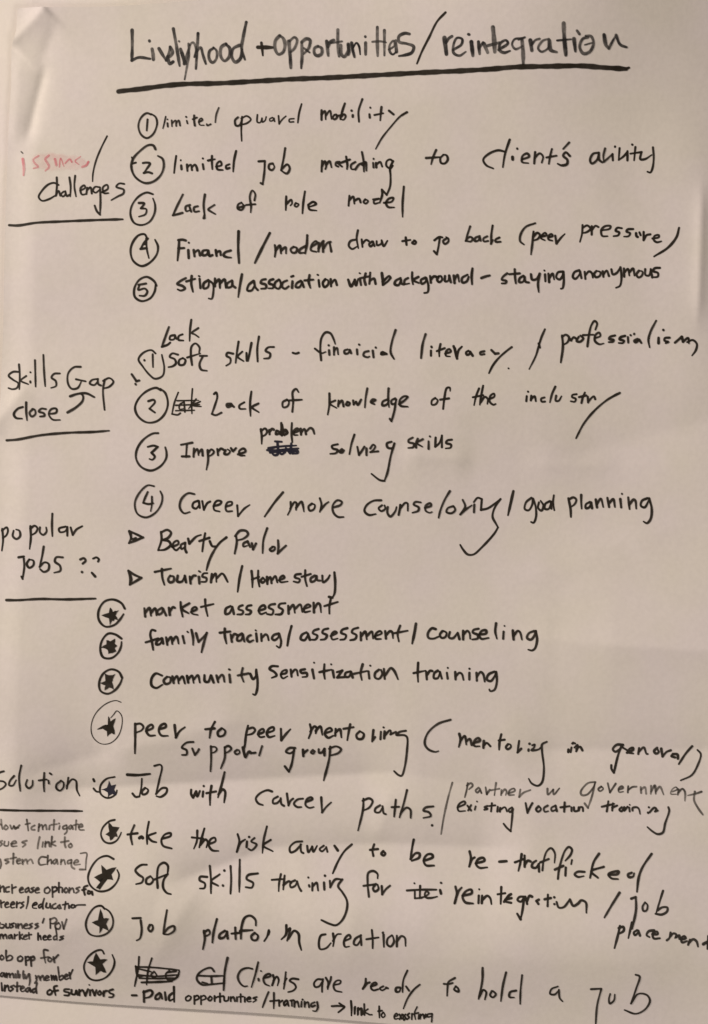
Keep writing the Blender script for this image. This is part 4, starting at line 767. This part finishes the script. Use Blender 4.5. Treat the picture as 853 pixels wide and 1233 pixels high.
232,346 214,390 192,450
= word|training~4|11
266,352 266,400 264,458; 242,408 300,402; 298,400 300,440; 298,420 320,404; 346,402 330,420 334,438 352,422; 352,404 360,440; 380,404 382,440; 372,404 392,400; 398,406 398,446; 398,426 416,408 426,446; 444,410 442,444; 450,396 451,397; 464,412 464,446; 464,430 484,412 492,448; 528,414 506,426 508,444 530,436; 544,412 548,450 536,474 516,472
= arrow|small arrow pointing right|12
638,440 680,438 720,444; 686,420 704,434 720,444 704,462 680,482
= word|link|10
762,404 766,450 764,504; 788,444 786,490; 808,450 808,494; 808,470 828,452 836,494; 
@ 420 1110 5.331
= word|link|10
14,510 18,560 18,610; 38,556 38,600; 58,560 58,606; 58,580 76,560 82,606; 100,532 102,606; 124,566 104,584 132,602; 132,604 150,604
= word|to~6|10
196,546 198,624; 190,580 214,576; 222,588 210,606 220,622 234,610 226,588
= word|existing~2|10
294,616 316,608 308,594 294,612 298,632 320,628; 326,600 342,630; 344,600 328,634; 352,602 352,632; 366,600 360,612 368,626 356,640; 390,594 378,606 390,620 376,634; 408,596 406,634; 440,550 424,590 430,634; 412,600 448,590; 452,604 450,630; 462,600 460,630; 462,614 478,598 486,628; 496,600 490,620 506,614; 536,596 508,600 510,618 536,610; 538,598 534,650
'''
def catmull(pts, step):
    pts = np.asarray(pts, float)
    if len(pts) == 2:
        a, b = pts; n = max(2, int(np.hypot(*(b - a)) / step) + 1)
        t = np.linspace(0, 1, n)[:, None]; return a + (b - a) * t
    ext = np.vstack([2 * pts[0] - pts[1], pts, 2 * pts[-1] - pts[-2]])
    out = []
    for i in range(1, len(ext) - 2):
        p0, p1, p2, p3 = ext[i - 1:i + 3]
        t0 = 0; t1 = t0 + max(1e-3, np.hypot(*(p1 - p0))) ** .5
        t2 = t1 + max(1e-3, np.hypot(*(p2 - p1))) ** .5; t3 = t2 + max(1e-3, np.hypot(*(p3 - p2))) ** .5
        n = max(2, int(np.hypot(*(p2 - p1)) / step) + 1)
        for t in np.linspace(t1, t2, n, endpoint=False):
            A1 = (t1 - t) / (t1 - t0) * p0 + (t - t0) / (t1 - t0) * p1
            A2 = (t2 - t) / (t2 - t1) * p1 + (t - t1) / (t2 - t1) * p2
            A3 = (t3 - t) / (t3 - t2) * p2 + (t - t2) / (t3 - t2) * p3
            B1 = (t2 - t) / (t2 - t0) * A1 + (t - t0) / (t2 - t0) * A2
            B2 = (t3 - t) / (t3 - t1) * A2 + (t - t1) / (t3 - t1) * A3
            out.append((t2 - t) / (t2 - t1) * B1 + (t - t1) / (t2 - t1) * B2)
    out.append(pts[-1])
    return np.array(out)
stroke_no = [0]
WK = 1.5
class Word:
    def __init__(s): s.v = []; s.f = []; s.uv = []; s.n = 0
    def add(s, q, uv, faces, lift):
        q = np.asarray(q); s.v.append(P(q[:, 0], q[:, 1], lift)); s.uv.append(uv)
        s.f += [tuple(i + s.n for i in f) for f in faces]; s.n += len(q)
    def stroke(s, pts, w):
        stroke_no[0] += 1
        k = stroke_no[0]
        lift = 0.00012 + 0.000004 * (k % 40)
        w = w * WK
        if len(pts) == 1: pts = [pts[0], (pts[0][0] + .7, pts[0][1] + .5)]
        c = catmull(pts, 1.3)
        keep = [0] + [i for i in range(1, len(c)) if np.hypot(*(c[i] - c[i - 1])) > .05]
        c = c[keep]
        if len(c) < 2: return
        t = np.gradient(c, axis=0); t /= np.maximum(1e-6, np.hypot(t[:, 0], t[:, 1]))[:, None]
        nrm = np.stack([-t[:, 1], t[:, 0]], -1)
        sl = np.concatenate([[0], np.cumsum(np.hypot(*np.diff(c, axis=0).T))])
        wob = 1 + .09 * np.sin(sl / 6.1 + k * 1.7) + .05 * np.sin(sl / 2.3 + k)
        L = sl[-1]
        if L > 14: wob = wob * (1 - .28 * np.clip((sl - (L - 8)) / 8, 0, 1))   # the pen lifts
        hw = (w / 2 * wob)[:, None]
        m = len(c)
        rows = [c - nrm * hw, c, c + nrm * hw]
        q = np.concatenate(rows); uv = np.concatenate([np.stack([sl, np.full(m, a)], -1) for a in (1., 0., 1.)])
        f = []
        for i in range(m - 1):
            f.append((m + i, m + i + 1, i + 1, i)); f.append((2 * m + i, 2 * m + i + 1, m + i + 1, m + i))
        n0 = len(q); extra = []; euv = []
        for end, sgn in ((0, -1), (m - 1, 1)):                                   # round ends
            base = n0 + len(extra); h = hw[end, 0]; K = 5
            for a in range(1, K):
                th = math.pi * a / K
                extra.append(c[end] - nrm[end] * h * math.cos(th) + sgn * t[end] * h * math.sin(th)); euv.append((0, 1.))
            ring = [end] + [base + i for i in range(K - 1)] + [2 * m + end]
            for a in range(K):
                f.append((m + end, ring[a], ring[a + 1]) if sgn < 0 else (m + end, ring[a + 1], ring[a]))
        q = np.vstack([q, extra]); uv = np.vstack([uv, euv])
        s.add(q, uv, f, lift)
    def fill(s, pts):
        stroke_no[0] += 1
        pts = np.asarray(pts, float); c = pts.mean(0); r = np.vstack([pts, pts[:1]])
        n = len(pts)
        inner = c + (pts - c) * .8
        # dense-ish fan so that the patch follows the sheet
        q = np.vstack([[c], inner, pts]); uv = np.array([(0, 0)] + [(0, .3)] * n + [(0, .95)] * n, float)
        f = []
        for i in range(n):
            j = (i + 1) % n
            f.append((0, 1 + j, 1 + i)); f.append((1 + i, 1 + j, 1 + n + j, 1 + n + i))
        s.add(q, uv, f, 0.00012 + 0.00003 + 0.000004 * (stroke_no[0] % 40))
def build_notes():
    recent = []
    ox = oy = 0.; sc = 4.005; cur = None; cw = 9; words = []
    for line in NOTES.splitlines():
        line = line.strip()
        if not line: continue
        if line[0] == '@':
            t = line[1:].split(); ox, oy = float(t[0]), float(t[1]); sc = float(t[2]) if len(t) > 2 else 4.005
        elif line[0] == '=':
            t = line[1:].strip().split('|'); kind, label, cw = t[0], t[1], float(t[2]); ink = t[3] if len(t) > 3 else ''
            if label in ('Livelyhood', 'opportunities', 'reintegration') and kind == 'word': ink = 'title'; cw *= 1.14
            cur = next((r for r in recent[-4:] if r['key'] == (kind, label)), None)
            if cur is None:
                cur = dict(key=(kind, label), w={}, ink=ink); words.append(cur); recent.append(cur)
            elif ink: cur['ink'] = ink
        else:
            for st in line.split(';'):
                toks = st.split()
                if not toks: continue
                ink = cur['ink']; w = cw; filled = False
                m = re.match(r'^([wf])([\d.]*)(?:\|(\w+))?$', toks[0])
                if m:
                    toks = toks[1:]; filled = m.group(1) == 'f'
                    if m.group(2): w = float(m.group(2))
                    if m.group(3): ink = m.group(3)
                pts = [tuple(map(float, p.split(','))) for p in toks]
                pts = [(ox + x / sc, oy + y / sc) for x, y in pts]
                W = cur['w'].setdefault(ink, Word())
                if filled: W.fill(pts)
                else: W.stroke(pts, w / sc)
    names = {'word': 'handwritten_word', 'dash': 'pen_dash', 'slash': 'pen_slash', 'arrow': 'pen_arrow', 'bracket': 'pen_bracket'}
    for c in words:
        kind, label = c['key']; label = label.split('~')[0]
        first = None
        for ink, W in c['w'].items():
            if not W.n: continue
            nm = names.get(kind, kind) if first is None else ('filled_star' if 'star' in kind else 'pen_mark')
            o = link_mesh(nm, np.concatenate(W.v), W.f, INK[ink], sheet if first is None else first, np.concatenate(W.uv))
            if first is None:
                first = o
                o['label'] = ('handwritten word "%s"' % label) if kind == 'word' else label
build_notes()
